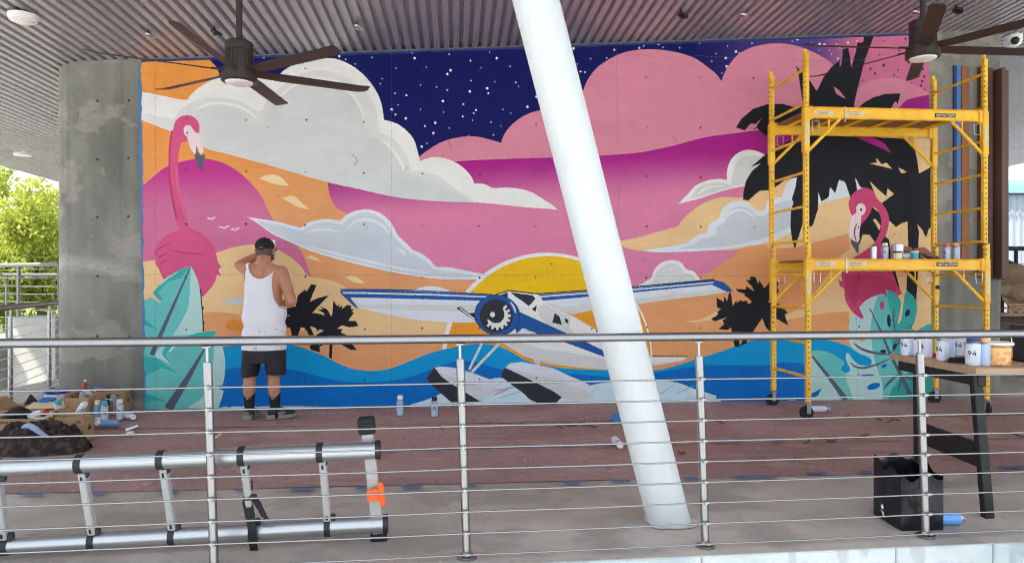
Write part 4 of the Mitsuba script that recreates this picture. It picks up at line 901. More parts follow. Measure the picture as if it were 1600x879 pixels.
# ------------------------------------------------------------------ ceiling fans
def fan(cx, cy, zb, ang0, lab):
    f = thing('ceiling_fan', lab, 'fan')
    c = np.array([cx, cy, zb])
    zc = ceil_z(cx, cy)
    obj('down_rod', tube(c + [0, 0, 0.24], [cx, cy, zc - 0.02], 0.024, n=20), 'm_bronze', f, smooth=40)
    obj('ceiling_canopy', moved(lathe([(0, 0), (0.05, 0), (0.085, 0.05), (0.085, 0.09), (0, 0.09)], 28), None, [cx, cy, zc - 0.085]), 'm_bronze', f, smooth=35)
    mo = obj('motor_housing', moved(lathe([(0, 0.035), (0.128, 0.035), (0.132, 0.03), (0.132, -0.004), (0.112, -0.012), (0, -0.012)], 40), None, c), 'm_bronze', f, smooth=30)
    obj('upper_housing', moved(lathe([(0, 0.035), (0.094, 0.035), (0.1, 0.05), (0.1, 0.175), (0.108, 0.178), (0.108, 0.238), (0.1, 0.248), (0, 0.25)], 40), None, c), 'm_bronze', mo, smooth=30)
    for k in range(18):
        a = k * 2 * math.pi / 18
        obj('cooling_fin', cbox((0.010, 0.012, 0.115), c + [0.103 * math.cos(a), 0.103 * math.sin(a), 0.112], 0.002, rotz(a)), 'm_bronze', mo)
    obj('trim_ring', moved(lathe([(0.124, -0.006), (0.137, -0.006), (0.137, -0.062), (0.124, -0.07), (0.110, -0.07), (0.110, -0.05)], 40), None, c), 'm_bronze', f, smooth=30)
    obj('light_lens', moved(lathe([(0, -0.094), (0.06, -0.091), (0.098, -0.080), (0.109, -0.066), (0.109, -0.05), (0, -0.05)], 40), None, c), 'm_lens', f, smooth=30)
    for k in range(6):
        a = ang0 + k * math.pi / 3
        V, n_r = [], 18
        prof = [(-1, 0), (-0.82, 0.35), (-0.3, 0.62), (0.3, 0.5), (1, 0.0), (0.3, -0.28), (-0.3, -0.36), (-0.82, -0.35)]
        for i in range(n_r):
            s = i / (n_r - 1)
            r = 0.115 + s * 0.945
            ch = (0.046 + 0.014 * min(1, s * 4)) * (1.0 if s < 0.95 else 1 - 0.25 * (s - 0.95) / 0.05)
            pit = math.radians(17 - 4 * s)
            lift = 0.012 * max(0, (s - 0.9) / 0.1) ** 1.6
            for (q, h) in prof:
                y = q * ch; z = h * 0.010
                V.append((r, y * math.cos(pit) + z * math.sin(pit), -y * math.sin(pit) + z * math.cos(pit) + lift))
        V = np.array(V); m = len(prof)
        Fs = [w for i in range(n_r - 1) for j in range(m) for w in ((i * m + j, (i + 1) * m + j, (i + 1) * m + (j + 1) % m), (i * m + j, (i + 1) * m + (j + 1) % m, i * m + (j + 1) % m))]
        Fs += [(0, j, j + 1) for j in range(1, m - 1)] + [((n_r - 1) * m, (n_r - 1) * m + j + 1, (n_r - 1) * m + j) for j in range(1, m - 1)]
        bl = moved(trimesh.Trimesh(V, np.array(Fs), process=False), rotz(a), c + [0, 0, 0.012])
        b_ = obj('blade', bl, 'm_blade', f, smooth=35)
        obj('bracket', moved(cbox((0.10, 0.075, 0.012), (0.155, 0, 0.0), 0.003, rotx(math.radians(-16))), rotz(a), c + [0, 0, 0.020]), 'm_bronze', b_)
fan(-2.17, 5.60, EYE + 1.650, math.radians(-90.5), 'dark bronze six blade ceiling fan at the left, in front of the white painted cloud')
fan(3.56, 6.10, EYE + 2.0, math.radians(5), 'dark bronze six blade ceiling fan at the upper right, above the yellow scaffold')

# ------------------------------------------------------------------ small ceiling fittings
def on_ceiling(px, py):
    dx, dz = (px - CX) / F, -(py - CY) / F
    Y = (3.885 + 0.014 * Y0 - EYE) / (dz - 0.062 * dx + 0.014)
    return np.array([dx * Y, Y, EYE + dz * Y])
p = on_ceiling(36, 20)
dl = thing('dome_light', 'round white dome fitting on the ceiling at the upper left corner', 'ceiling light')
obj('dome', moved(lathe([(0, -0.075), (0.06, -0.07), (0.10, -0.052), (0.115, -0.025), (0.115, 0), (0, 0)], 32), None, p - [0, 0, 0.02]), 'm_lens', dl, smooth=35)
obj('base', moved(lathe([(0, 0), (0.06, 0), (0.06, 0.06), (0, 0.06)], 20), None, p - [0, 0, 0.02]), 'm_bronze', dl, smooth=35)
for i, (px, py, s, lab) in enumerate(((232, 49, 1.0, 'small chrome sprinkler head on the ceiling left of the left fan'), (335, 45, .8, 'small dark sprinkler head on the ceiling beside the left fan rod'), (558, 36, 1.0, 'chrome sprinkler head on the ceiling between the left fan and the column'), (1064, 18, .8, 'dark sprinkler head on the ceiling just right of the column'), (1159, 19, 1.0, 'grey sprinkler head on the ceiling right of the column'), (1428, 15, 0.9, 'white sprinkler head on the ceiling beside the right fan rod'), (1494, 11, 0.8, 'dark sprinkler head on the ceiling right of the right fan rod'))):
    p = on_ceiling(px, py)
    k = thing('sprinkler', lab, 'sprinkler')
    obj('stem', tube(p + [0, 0, 0.03], p - [0, 0, 0.045], 0.012 * s, n=10), 'm_black_metal', k)
    obj('escutcheon', moved(lathe([(0.012, -0.012), (0.05, -0.010), (0.056, 0.0), (0.05, 0.012), (0.012, 0.014)], 20), roty(0.35), p - [-0.02, 0, 0.040]), 'm_can_metal' if i not in (1, 3, 6) else 'm_black_metal', k, smooth=40)
    obj('deflector', moved(lathe([(0, -0.062), (0.022 * s, -0.060), (0.022 * s, -0.056), (0, -0.05)], 14), None, p), 'm_can_metal' if i not in (1, 3, 6) else 'm_black_metal', k)
cam_p = on_ceiling(1583, 57)
k = thing('security_camera', 'white dome security camera on the ceiling at the upper right corner', 'camera')
obj('housing', moved(lathe([(0, -0.13), (0.05, -0.125), (0.085, -0.09), (0.095, -0.05), (0.095, 0.03), (0, 0.03)], 28), None, cam_p), 'm_lens', k, smooth=35)
obj('lens', moved(trimesh.creation.icosphere(3, 0.045), None, cam_p + [-0.03, -0.075, -0.075]), 'm_black_plastic', k, smooth=True)
# left soffit light far away
p = on_ceiling(35, 240)
single('soffit_light', moved(lathe([(0, -0.03), (0.12, -0.03), (0.12, 0.02), (0, 0.02)], 24), None, p), 'm_lens', 'small flat round light on the soffit above the trees', 'ceiling light')

# ------------------------------------------------------------------ yellow scaffold
sc = thing('scaffold', 'yellow rolling scaffold with two platforms in front of the right flamingo', 'scaffold')
SO = np.array([2.897, 6.865, 0]); SA = np.array([0.9962, 0.087, 0]); SB = np.array([-0.088, 0.9961, 0])
SR = np.column_stack([SA, SB, [0, 0, 1]])
def S(a, b, z): return SO + SA * (a - 0.012 * z) + SB * b + np.array([0, 0, z])
LA, LB = 1.855, 0.735
Z_ = np.array([0, 0, 1.0])
rungz = [0.41 + 0.3335 * k for k in range(10)]
hole_m = []
for a in (0, LA):
    ef = obj('end_frame', cat_([cbox((0.026, LB - 0.05, 0.026), S(a, LB / 2, z), 0.004, SR) for z in rungz[:1]]), 'm_yellow', sc)
    for z in rungz[1:]:
        obj('rung', tube(S(a, 0.02, z), S(a, LB - 0.02, z), 0.0135, n=12), 'm_yellow', ef, smooth=40)
    for b in (0, LB):
        top = 3.56
        obj('post', cat_([cbox((0.046, 0.046, 1.72 - 0.17), S(a, b, 0.17 + 0.775), 0.005, SR), cbox((0.046, 0.046, top - 1.722), S(a, b, (top + 1.722) / 2), 0.005, SR), cbox((0.038, 0.038, 0.05), S(a, b, top + 0.02), 0.012, SR)]), 'm_yellow', ef)
        zz = 0.30
        while zz < top - 0.05:
            if not (1.10 < zz < 1.59 or 2.58 < zz < 3.06):
                for dx, R_ in ((-0.0235, 1),):
                    hole_m.append(moved(lathe([(0, 0), (0.0075, 0)], 8), frame(-SB), S(a - 0.008, b - 0.0236, zz)))
                hole_m.append(moved(lathe([(0, 0), (0.0075, 0)], 8), frame(-SA if a == LA else -SA), S(a - 0.0236, b, zz)))
            zz += 0.0505
        ca_ = {(0, 0): 1.45, (0, LB): 1.5, (LA, 0): 0.15, (LA, LB): 1.35}[(a, b)]
        wa = SR @ rotz(ca_) @ np.array([1.0, 0, 0]); wf = np.cross(wa, Z_)
        if (wf @ SA) > 0: wf = -wf
        wc = S(a, b, 0.0655) + wf * 0.024
        RW = np.column_stack([wa, np.cross(Z_, wa), Z_])
        cs = obj('caster', cat_([tube(wc - wa * 0.017, wc + wa * 0.017, 0.0635, n=32), tube(wc - wa * 0.023, wc + wa * 0.023, 0.022, n=16)]), 'm_black_rubber', sc, smooth=35)
        obj('fork', cat_([cbox((0.004, 0.040, 0.105), wc + wa * q_ * 0.026 - wf * 0.014 + Z_ * 0.045, 0.001, RW) for q_ in (-1, 1)] + [cbox((0.062, 0.066, 0.012), S(a, b, 0.160) + wf * 0.006, 0.002, RW)]), 'm_can_metal', cs)
obj('pin_hole', cat_(hole_m), 'm_dark_hole', sc, kind='stuff')
def platform(z0, z1, tag):
    pl = obj('platform', cbox((LA - 0.10, LB - 0.07, 0.018), S(LA / 2, LB / 2, z1 - 0.012), 0.002, SR), 'm_ply', sc)
    for b in (0.0, LB):
        s = -1 if b == 0 else 1
        h = z1 - z0
        obj('rail', cat_([cbox((LA - 0.05, 0.006, h - 0.012), S(LA / 2, b + s * 0.004, (z0 + z1) / 2), 0.001, SR), cbox((LA - 0.05, 0.036, 0.006), S(LA / 2, b + s * 0.020, z1 - 0.003), 0.001, SR), cbox((LA - 0.05, 0.036, 0.006), S(LA / 2, b + s * 0.020, z0 + 0.003), 0.001, SR)]), 'm_yellow', pl)
        for a, d in ((0.0, 1), (LA, -1)):
            obj('sleeve', cat_([cbox((0.060, 0.060, z1 - z0 + 0.33), S(a, b, (z0 - 0.33 + z1) / 2), 0.006, SR), cbox((0.035, 0.05, h + 0.02), S(a + d * 0.045, b, (z0 + z1) / 2), 0.003, SR)]), 'm_yellow', pl)
            obj('brace', tube(S(a + d * 0.025, b, z0 - 0.31), S(a + d * 0.35, b, z0 + 0.005), 0.016, n=14), 'm_yellow', pl, smooth=40)
            obj('stub', tube(S(a + d * 0.235, b, z0 - 0.12), S(a + d * 0.235, b, z0), 0.009, n=10), 'm_yellow', pl, smooth=40)
            lp = [S(a + d * 0.055, b - 0.02, z0 - 0.02), S(a + d * 0.055, b - 0.02, z0 - 0.125), S(a + d * 0.12, b - 0.02, z0 - 0.13), S(a + d * 0.125, b - 0.02, z0 - 0.03), S(a + d * 0.07, b - 0.02, z0 - 0.02)]
            obj('locking_pin', cat_([tube(lp[i], lp[i + 1], 0.0035, n=8) for i in range(4)]), 'm_can_metal', pl)
            if b == 0:
                obj('sleeve_label', cbox((0.036, 0.0015, 0.20), S(a, b - 0.0308, z0 - 0.14), 0.0004, SR), 'm_sticker', pl)
    for i in range(6):
        a = 0.16 + i * (LA - 0.32) / 5
        obj('cross_bar', cbox((0.034, LB - 0.06, 0.022), S(a, LB / 2, z1 - 0.0335), 0.004, SR), 'm_yellow', pl)
    h = (z0 + z1) / 2
    for a, w in ((0.185, 0.20), (0.50, 0.21)):
        obj('rail_label', cbox((w, 0.0012, 0.046), S(a, -0.0078, h + 0.004), 0.0003, SR), 'm_sticker', pl)
        for r in range(3):
            obj('label_print', cbox((w * (0.7, 0.5, 0.62)[r], 0.0008, 0.005), S(a - 0.01, -0.0088, h + 0.018 - r * 0.014), 0.0002, SR), 'm_print_grey', pl)
    obj('name_plate', cbox((0.222, 0.0012, 0.040), S(1.44, -0.0078, h + 0.004), 0.0003, SR), 'm_plate', pl)
    t = meshkit.text_mesh('METALTECH', 0.024, depth=0.0012, bold=True)
    w = t.extents[0]
    obj('name_lettering', moved(t, np.column_stack([SA, [0, 0, 1], -SB]), S(1.44 - w / 2, -0.0085, h - 0.008)), 'm_plate_text', pl)
    obj('gravity_latch', tube(S(0.395, -0.012, z0 - 0.03), S(0.395, -0.012, z1 + 0.015), 0.006, n=10), 'm_can_metal', pl)
platform(2.928, 3.038, 'upper')
platform(1.455, 1.563, 'lower')
obj('knob', moved(trimesh.creation.icosphere(2, 0.022), None, S(LA, LB - 0.045, 1.28)), 'm_cap_navy', sc, smooth=True)

# ------------------------------------------------------------------ spray cans
def can(lab, base, body='m_can', cap='m_cap_white', text=None, axis=(0, 0, 1), h=0.195, r=0.0325, spin=0.0, group=None, name='spray_can', bare=False):
    """a spray can whose foot stands at base and which points along axis"""
    k = thing(name, lab, 'spray can', group)
    R = frame(axis) if abs(axis[2]) < 0.95 else np.eye(3)
    R = R @ rotz(spin)
    hb = h * 0.74
    obj('body', moved(lathe([(0, 0.002), (r * 0.93, 0.0), (r, 0.005), (r, hb)], 28), R, base), body, k, smooth=35)
    obj('rim', moved(lathe([(r * 1.0, 0.0), (r * 1.035, 0.002), (r * 1.035, 0.006), (r * 1.0, 0.008)], 28), R, base), 'm_can_metal', k, smooth=35)
    obj('shoulder', moved(lathe([(r, hb), (r * 1.02, hb + 0.003), (r * 0.9, hb + 0.012), (r * 0.6, hb + 0.022), (r * 0.42, hb + 0.026), (0, hb + 0.026)], 28), R, base), 'm_can_metal', k, smooth=35)
    if bare:
        obj('nozzle', moved(lathe([(0, hb + 0.026), (0.007, hb + 0.026), (0.007, hb + 0.04), (0, hb + 0.041)], 12), R, base), cap, k, smooth=35)
    else:
        obj('cap', moved(lathe([(r * 0.80, hb + 0.010), (r * 0.84, hb + 0.012), (r * 0.82, h - 0.008), (r * 0.72, h), (0, h)], 28), R, base), cap, k, smooth=35)
    if text:
        fa = -math.pi / 2 if abs(axis[2]) < 0.95 else math.atan2(-base[1], -base[0]) - 0.0
        obj('lettering', moved(wrap_text(text, h * 0.16, r, hb * 0.48, fa), R, base), 'm_print', k)
        for zz, w in ((0.86, 0.010), (0.30, 0.016), (0.24, 0.012)):
            obj('label_print', moved(wrap_text('_', w * 0.22, r, hb * zz, fa), R, base), 'm_print', k)
    return k
# on the lower platform
def on_plat(px, b):
    """a point of the lower platform under photograph column px"""
    tx = (px - CX) / F
    o = SO + SB * b
    a = (tx * o[1] - o[0]) / (SA[0] - tx * SA[1])
    return S(a, b, 1.5635)
can('slim bare metal spray can on the lower scaffold platform, leftmost of the cans there', on_plat(1368, 0.10), 'm_can_metal', 'm_cap_grey', h=0.165, r=0.030, bare=True)
can('pale lettered spray can second from the left on the lower scaffold platform', on_plat(1385.5, 0.11), 'm_can_grey', 'm_cap_cream', 'X', spin=0.0, h=0.165)
k = thing('paint_tin', 'large shiny metal tin on the lower scaffold platform behind a small white jar', 'tin')
b0 = on_plat(1405, 0.22)
obj('body', moved(lathe([(0, 0), (0.060, 0), (0.061, 0.003), (0.061, 0.155), (0.058, 0.158), (0.05, 0.158), (0.05, 0.15), (0, 0.15)], 36), None, b0), 'm_can_metal', k, smooth=35)
obj('band', moved(lathe([(0.0612, 0.055), (0.0622, 0.057), (0.0622, 0.064), (0.0612, 0.066)], 36), None, b0), 'm_alu', k, smooth=35)
k = thing('paint_jar', 'small white jar with black lid in front of the metal tin on the scaffold', 'jar')
b0 = on_plat(1405.5, 0.055)
obj('body', moved(lathe([(0, 0), (0.038, 0), (0.040, 0.004), (0.040, 0.062), (0, 0.062)], 28), None, b0), 'm_cap_cream', k, smooth=35)
obj('lid', moved(lathe([(0, 0.062), (0.042, 0.062), (0.042, 0.078), (0.038, 0.08), (0, 0.08)], 28), None, b0), 'm_black_plastic', k, smooth=35)
can('pale spray can lying on its side on the scaffold between the two jars', on_plat(1411, 0.13) + [0, 0, 0.0335], 'm_can', 'm_cap_black', axis=(0.98, -0.12, 0), h=0.17)
k = thing('paint_jar', 'small teal labelled jar on the lower scaffold platform before the brown gloves', 'jar')
b0 = on_plat(1432, 0.06)
obj('body', moved(lathe([(0, 0), (0.032, 0), (0.034, 0.004), (0.034, 0.066), (0, 0.066)], 28), None, b0), 'm_cap_teal', k, smooth=35)
obj('lid', moved(lathe([(0, 0.066), (0.035, 0.066), (0.035, 0.082), (0, 0.082)], 28), None, b0), 'm_cap_cream', k, smooth=35)
def glove(px0, px1, lab, seed, b, zup):
    p0, p1 = on_plat(px0, b), on_plat(px1, b)
    d = p1 - p0
    parts = [hull([(p0 + [0, 0, 0.05 + zup], 0.034), (p0 + d * 0.35 + [0, 0, 0.06 + zup * .6], 0.042)]), hull([(p0 + d * 0.35 + [0, 0, 0.06 + zup * .6], 0.042), (p0 + d * 0.6 + [0, 0, 0.045], 0.038)])]
    for j in range(4):
        o = SB * (0.022 * (j - 1.5))
        parts += [hull([(p0 + d * 0.6 + o + [0, 0, 0.048], 0.014), (p0 + d * 0.82 + o * 1.3 + [0, 0, 0.034 - 0.004 * j], 0.013)]), hull([(p0 + d * 0.82 + o * 1.3 + [0, 0, 0.034 - 0.004 * j], 0.013), (p1 + o * 1.5 - d * 0.03 * j + [0, 0, 0.014], 0.011)])]
    parts += [hull([(p0 + d * 0.4 - SB * 0.03 + [0, 0, 0.05], 0.015), (p0 + d * 0.68 - SB * 0.06 + [0, 0, 0.02], 0.012)])]
    single('work_glove', skin(parts, 0.012, 6), 'm_glove', lab, 'glove', smooth=True)
glove(1412, 1440, 'brown work glove on the scaffold, the one against the metal tin', 1, 0.25, 0.06)
glove(1434, 1466, 'brown work glove on the scaffold, the right one by the rear post', 2, 0.20, 0.04)
can('pale spray can with pink cap on the right end of the lower scaffold platform', on_plat(1482, 0.12), 'm_can_grey', 'm_cap_pink', '94', spin=-0.9, h=0.165)
can('pale spray can with peach cap, rightmost on the lower scaffold platform', on_plat(1496.5, 0.12), 'm_can_grey', 'm_cap_peach', h=0.165)

# on the floor
can('pale blue spray can standing at the wall under the sea, left of two', on_floor(625, 648, 0.018), 'm_can_pale', 'm_cap_white')
can('pale spray can with black cap standing at the wall, right of two', on_floor(679, 650, 0.018), 'm_can_pale', 'm_cap_black', 'A')
can('spray can lying on the floor paper pointing at the viewer beside the white column', on_floor(963, 697, 0.018) + [0, 0.09, 0.033], 'm_can', 'm_cap_white', axis=(0.09, -0.99, 0))
can('spray can lying on the floor behind the front left scaffold caster', on_floor(1270, 645, 0.018) + [0.0, 0.06, 0.033], 'm_can', 'm_cap_grey', 'A', axis=(0.99, -0.1, 0), spin=0.8)

# ------------------------------------------------------------------ the painter
P = {}
def J(px, py, Y): return at(px, py, Y)
YB = 6.86
neck = J(412, 409, YB - 0.01)
head = J(412.5, 391, YB + 0.03)
shL, shR = J(390, 423, YB), J(440, 425, YB)
elL, wrL = J(374, 414, YB + 0.13), J(418, 392, YB + 0.30)
elR, wrR = J(456, 471, YB - 0.04), J(442, 474, YB + 0.22)
chest, belly, pelv = J(412, 448, YB), J(412, 492, YB + 0.01), J(412, 530, YB)
hipL, hipR = J(398, 538, YB), J(427, 538, YB)
knL, knR = J(390, 588, YB - 0.02), J(428, 588, YB + 0.01)
anL, anR = J(389.5, 641, 6.80), J(430, 641, 6.80)
man_ = thing('person', 'man seen from behind in white tank top, black shorts and cap, painting the mural', 'person')
X_ = np.array([1.0, 0, 0]); Z_ = np.array([0, 0, 1.0]); Yv = np.array([0, 1.0, 0])
body = []
body += [hull([(head + Z_ * 0.022, 0.080), (head + Z_ * 0.015 + Yv * 0.028, 0.078), (head - Z_ * 0.02 + Yv * 0.02, 0.074), (head - Z_ * 0.058 + Yv * 0.045, 0.050)])]
body += [hull([(head - Z_ * 0.05, 0.066), (neck - Z_ * 0.02, 0.064)]), hull([(neck - Z_ * 0.01, 0.062), (neck - Z_ * 0.06, 0.075)])]
body += [hull([(neck - Z_ * 0.04, 0.055), (shL * 0.55 + neck * 0.45 - Z_ * 0.02, 0.055)]), hull([(neck - Z_ * 0.04, 0.055), (shR * 0.55 + neck * 0.45 - Z_ * 0.02, 0.055)])]
body += [hull([(shL, 0.060), (shL + [0.10, 0, 0.005], 0.075), (chest + [-0.085, 0, 0.02], 0.095), (chest + [-0.05, 0, -0.05], 0.095)])]
body += [hull([(shR, 0.060), (shR + [-0.10, 0, 0.005], 0.075), (chest + [0.085, 0, 0.02], 0.095), (chest + [0.05, 0, -0.05], 0.095)])]
body += [hull([(chest + [-0.085, 0, 0.03], 0.095), (chest + [0.085, 0, 0.03], 0.095), (belly + [-0.07, 0, 0], 0.098), (belly + [0.07, 0, 0], 0.098)])]
body += [hull([(belly + [-0.07, 0, 0], 0.098), (belly + [0.07, 0, 0], 0.098), (pelv + [-0.075, 0, 0], 0.10), (pelv + [0.075, 0, 0], 0.10)])]
for h_, k_, a_ in ((hipL, knL, anL), (hipR, knR, anR)):
    body += [hull([(h_, 0.092), (k_ + Z_ * 0.12, 0.074)]), hull([(k_ + Z_ * 0.12, 0.074), (k_, 0.056)])]
    cf = k_ * 0.68 + a_ * 0.32 - Yv * 0.012
    body += [hull([(k_, 0.056), (cf, 0.060)]), hull([(cf, 0.060), (k_ * 0.25 + a_ * 0.75, 0.042)]), hull([(k_ * 0.25 + a_ * 0.75, 0.042), (a_, 0.038)]), hull([(a_, 0.038), (a_ - Z_ * 0.03, 0.036)])]
for s_, e_, w_ in ((shL, elL, wrL), (shR, elR, wrR)):
    m_ = s_ * 0.6 + e_ * 0.4
    body += [hull([(s_, 0.064), (m_, 0.058)]), hull([(m_, 0.058), (e_, 0.047)])]
    f_ = e_ * 0.7 + w_ * 0.3
    body += [hull([(e_, 0.047), (f_, 0.047)]), hull([(f_, 0.047), (w_, 0.028)])]
def hand(w, d, n, curl, side):
    """palm and five separate fingers: d along the hand, n out of the back of the hand, side towards the thumb"""
    d = d / np.linalg.norm(d); s = np.cross(d, n); s = s / np.linalg.norm(s) * side; n = np.cross(s, d) * side
    o = [hull([(w, 0.024), (w + d * 0.03 + s * 0.022, 0.016), (w + d * 0.03 - s * 0.022, 0.016)]),
         hull([(w + d * 0.03 + s * 0.024, 0.015), (w + d * 0.03 - s * 0.024, 0.014), (w + d * 0.085 + s * 0.030, 0.0125), (w + d * 0.080 - s * 0.030, 0.0115)])]
    for i, ln in enumerate((0.072, 0.080, 0.074, 0.058)):
        b = w + d * (0.088 - 0.003 * abs(i - 1)) + s * (0.030 - 0.020 * i)
        a1 = curl
        p1 = b + (d * math.cos(a1) - n * math.sin(a1)) * ln * 0.48
        a2 = curl * 2.1
        p2 = p1 + (d * math.cos(a2) - n * math.sin(a2)) * ln * 0.3
        a3 = curl * 2.9
        p3 = p2 + (d * math.cos(a3) - n * math.sin(a3)) * ln * 0.24
        o += [hull([(b, 0.0098), (p1, 0.0090)], 12), hull([(p1, 0.0090), (p2, 0.0084)], 12), hull([(p2, 0.0084), (p3, 0.0076)], 12)]
    b = w + d * 0.025 + s * 0.026
    p1 = b + (d * 0.6 + s * 0.7 - n * 0.4) * 0.040; p2 = p1 + (d * 0.75 + s * 0.1 - n * 0.6) * 0.034
    o += [hull([(b, 0.013), (p1, 0.0105)], 12), hull([(p1, 0.0105), (p2, 0.009)], 12)]
    return o
hdL = J(428, 384, YB + 0.36) - wrL
body += hand(wrL, hdL, Z_ * 0.6 - Yv * 0.8, 0.75, -1)
body += hand(wrR, np.array([-0.75, 0.6, 0.15]), np.array([0.2, 0.1, 1.0]), 0.6, 1)
# ears, nose, brow, chin
for s in (-1, 1):
    body += [hull([(head + [s * 0.083, 0.022, 0.008], 0.012), (head + [s * 0.080, 0.026, -0.03], 0.009), (head + [s * 0.088, 0.008, -0.004], 0.008)], 12)]
body += [hull([(head + [0, 0.112, 0.0], 0.010), (head + [0, 0.128, -0.032], 0.012), (head + [0, 0.105, -0.038], 0.014)], 12), hull([(head + [-0.03, 0.098, 0.018], 0.014), (head + [0.03, 0.098, 0.018], 0.014)], 12), hull([(head + [-0.018, 0.098, -0.062], 0.011), (head + [0.018, 0.098, -0.062], 0.011)], 12)]
bm = skin(body, 0.011, 10)
obj('body', bm, 'm_skin', man_, smooth=True)
for s in (-1, 1):
    obj('eye', moved(trimesh.creation.icosphere(2, 0.0115), None, head + [s * 0.031, 0.100, 0.002]), 'm_cap_white', man_, smooth=True)
# short hair and beard shadow
hr = hull([(head + Z_ * 0.028, 0.0822), (head + Z_ * 0.015 + Yv * 0.022, 0.080), (head - Z_ * 0.03, 0.0735), (head - Z_ * 0.055, 0.0665)]) ^ m3.Manifold.cube((0.4, 0.13, 0.3)).translate([float(head[0] - 0.2), float(head[1] - 0.11), float(head[2] - 0.075)])
obj('hair', tri(hr.refine_to_length(0.02)), 'm_hair', man_, smooth=40)
bd = hull([(head + [-0.045, 0.062, -0.07], 0.034), (head + [0.045, 0.062, -0.07], 0.034), (head + [0, 0.088, -0.085], 0.026)]) + hull([(head + [0.062, 0.045, -0.03], 0.024), (head + [0.05, 0.06, -0.075], 0.028)]) + hull([(head + [-0.062, 0.045, -0.03], 0.024), (head + [-0.05, 0.06, -0.075], 0.028)])
obj('beard', tri(bd.refine_to_length(0.02)), 'm_hair', man_, smooth=True)
# cap: crown, band, visor on the far side
hc = head + Z_ * 0.045 + Yv * 0.014
cr = m3.Manifold.sphere(1.0, 48).scale([0.0885, 0.103, 0.082]).translate([float(x) for x in hc]) ^ m3.Manifold.cube((0.5, 0.5, 0.3)).translate([float(hc[0] - 0.25), float(hc[1] - 0.25), float(hc[2] - 0.040)])
op = m3.Manifold.sphere(1.0, 24).scale([0.030, 0.05, 0.026]).translate([float(hc[0]), float(hc[1] - 0.10), float(hc[2] - 0.030)])
cp = obj('cap', tri(cr - op), 'm_cap_fabric', man_, smooth=40)
vz = Polygon([(0.075 * math.cos(t), 0.085 + 0.085 * math.sin(t)) for t in np.linspace(0, math.pi, 20)] + [(-0.078, 0.05), (0.078, 0.05)]).buffer(0.004)
obj('visor', moved(prism(vz, 0.005), rotx(-0.12), hc - Z_ * 0.034), 'm_cap_fabric', cp)
obj('button', moved(trimesh.creation.icosphere(2, 0.008), None, hc + Z_ * 0.082), 'm_cap_fabric', cp, smooth=True)
obj('strap', sweep([hc + [0.034 * math.sin(t) , -0.0985 + 0.006 * abs(t), -0.034] for t in np.linspace(-1, 1, 9)], 0.006, 8), 'm_cap_fabric', cp, smooth=True)
# tank top
def sec(px0, px1, py, ry, dy=0.0):
    a, b = at(px0, py, YB), at(px1, py, YB)
    return ((a[0] + b[0]) / 2, YB + dy, a[2], (b[0] - a[0]) / 2, ry)
tk = loft([sec(378.5, 447, 545.5, 0.150), sec(379, 447, 538, 0.152), sec(379.5, 446.5, 520, 0.150), sec(380, 446.5, 500, 0.146), sec(380.5, 447, 485, 0.143), sec(382, 446, 470, 0.140), sec(383, 441, 455, 0.136), sec(383, 438, 440, 0.128), sec(383, 437.5, 425, 0.112), sec(384, 437, 414, 0.085), sec(387, 434, 410, 0.05)], 64)
def wr(v):
    v = np.array(v); c = v - [0, YB, 0]
    a = np.arctan2(c[:, 1], c[:, 0] - (at(412, 500, YB))[0])
    w = np.clip((1.35 - v[:, 2]) / 0.5, 0, 1)
    q = meshkit.fbm(np.column_stack([v[:, 0] * 9 + v[:, 2] * 5, v[:, 1] * 9, v[:, 2] * 11]), 3) - 0.5
    fold = 0.010 * np.sin(v[:, 2] * 34 + 6 * v[:, 0] + 2.5 * np.sin(v[:, 0] * 14)) * np.exp(-((v[:, 2] - 0.96) / 0.12) ** 2)
    r = (0.030 * q + fold) * w
    d = c.copy(); d[:, 2] = 0; d /= np.linalg.norm(d, axis=1, keepdims=True) + 1e-9
    return v + d * r[:, None]
tkm = man(tk)
nkc = at(412.5, 408, YB)
scoop = m3.Manifold.sphere(1.0, 64).scale([0.140, 0.40, 0.178]).translate([float(nkc[0]), float(YB), float(nkc[2])])
armR = m3.Manifold.sphere(1.0, 64).scale([0.110, 0.5, 0.27]).translate([float(at(447, 432, YB)[0]), float(YB), float(at(447, 440, YB)[2])])
armL = m3.Manifold.sphere(1.0, 64).scale([0.060, 0.5, 0.20]).translate([float(at(374, 430, YB)[0]), float(YB), float(at(374, 432, YB)[2])])
tkm = tkm - scoop - armR - armL
tt_ = tri(tkm.refine_to_length(0.014)); tt_.vertices = wr(tt_.vertices)
obj('tank_top', tt_, 'm_tank', man_, smooth=45)
# shorts
def disk_pts(px0, px1, py, ry, n=20, dy=0.0):
    a, b = at(px0, py, YB), at(px1, py, YB)
    c = (a + b) / 2
    return [(c[0] + (b[0] - a[0]) / 2 * math.cos(t), YB + dy + ry * math.sin(t), c[2]) for t in np.arange(n) * 2 * math.pi / n]
def hp(*ps): return m3.Manifold.hull_points(np.array([q for p in ps for q in p]))
sh = hp(disk_pts(380, 445, 520, 0.125), disk_pts(379, 446, 556, 0.140)) + hp(disk_pts(379, 446, 548, 0.140), disk_pts(380, 445, 566, 0.135)) + hp(disk_pts(379, 412, 552, 0.130), disk_pts(379, 401.5, 587, 0.112)) + hp(disk_pts(412, 446, 552, 0.130), disk_pts(417, 446, 584, 0.112))
cutl = m3.Manifold.cube((0.4, 0.6, 0.1)).rotate([0, 12, 0]).translate([float(at(379, 590, YB)[0] - 0.02), float(YB - 0.3), float(at(379, 590, YB)[2] - 0.098)])
st_ = tri(sh.refine_to_length(0.018))
trimesh.smoothing.filter_taubin(st_, iterations=6)
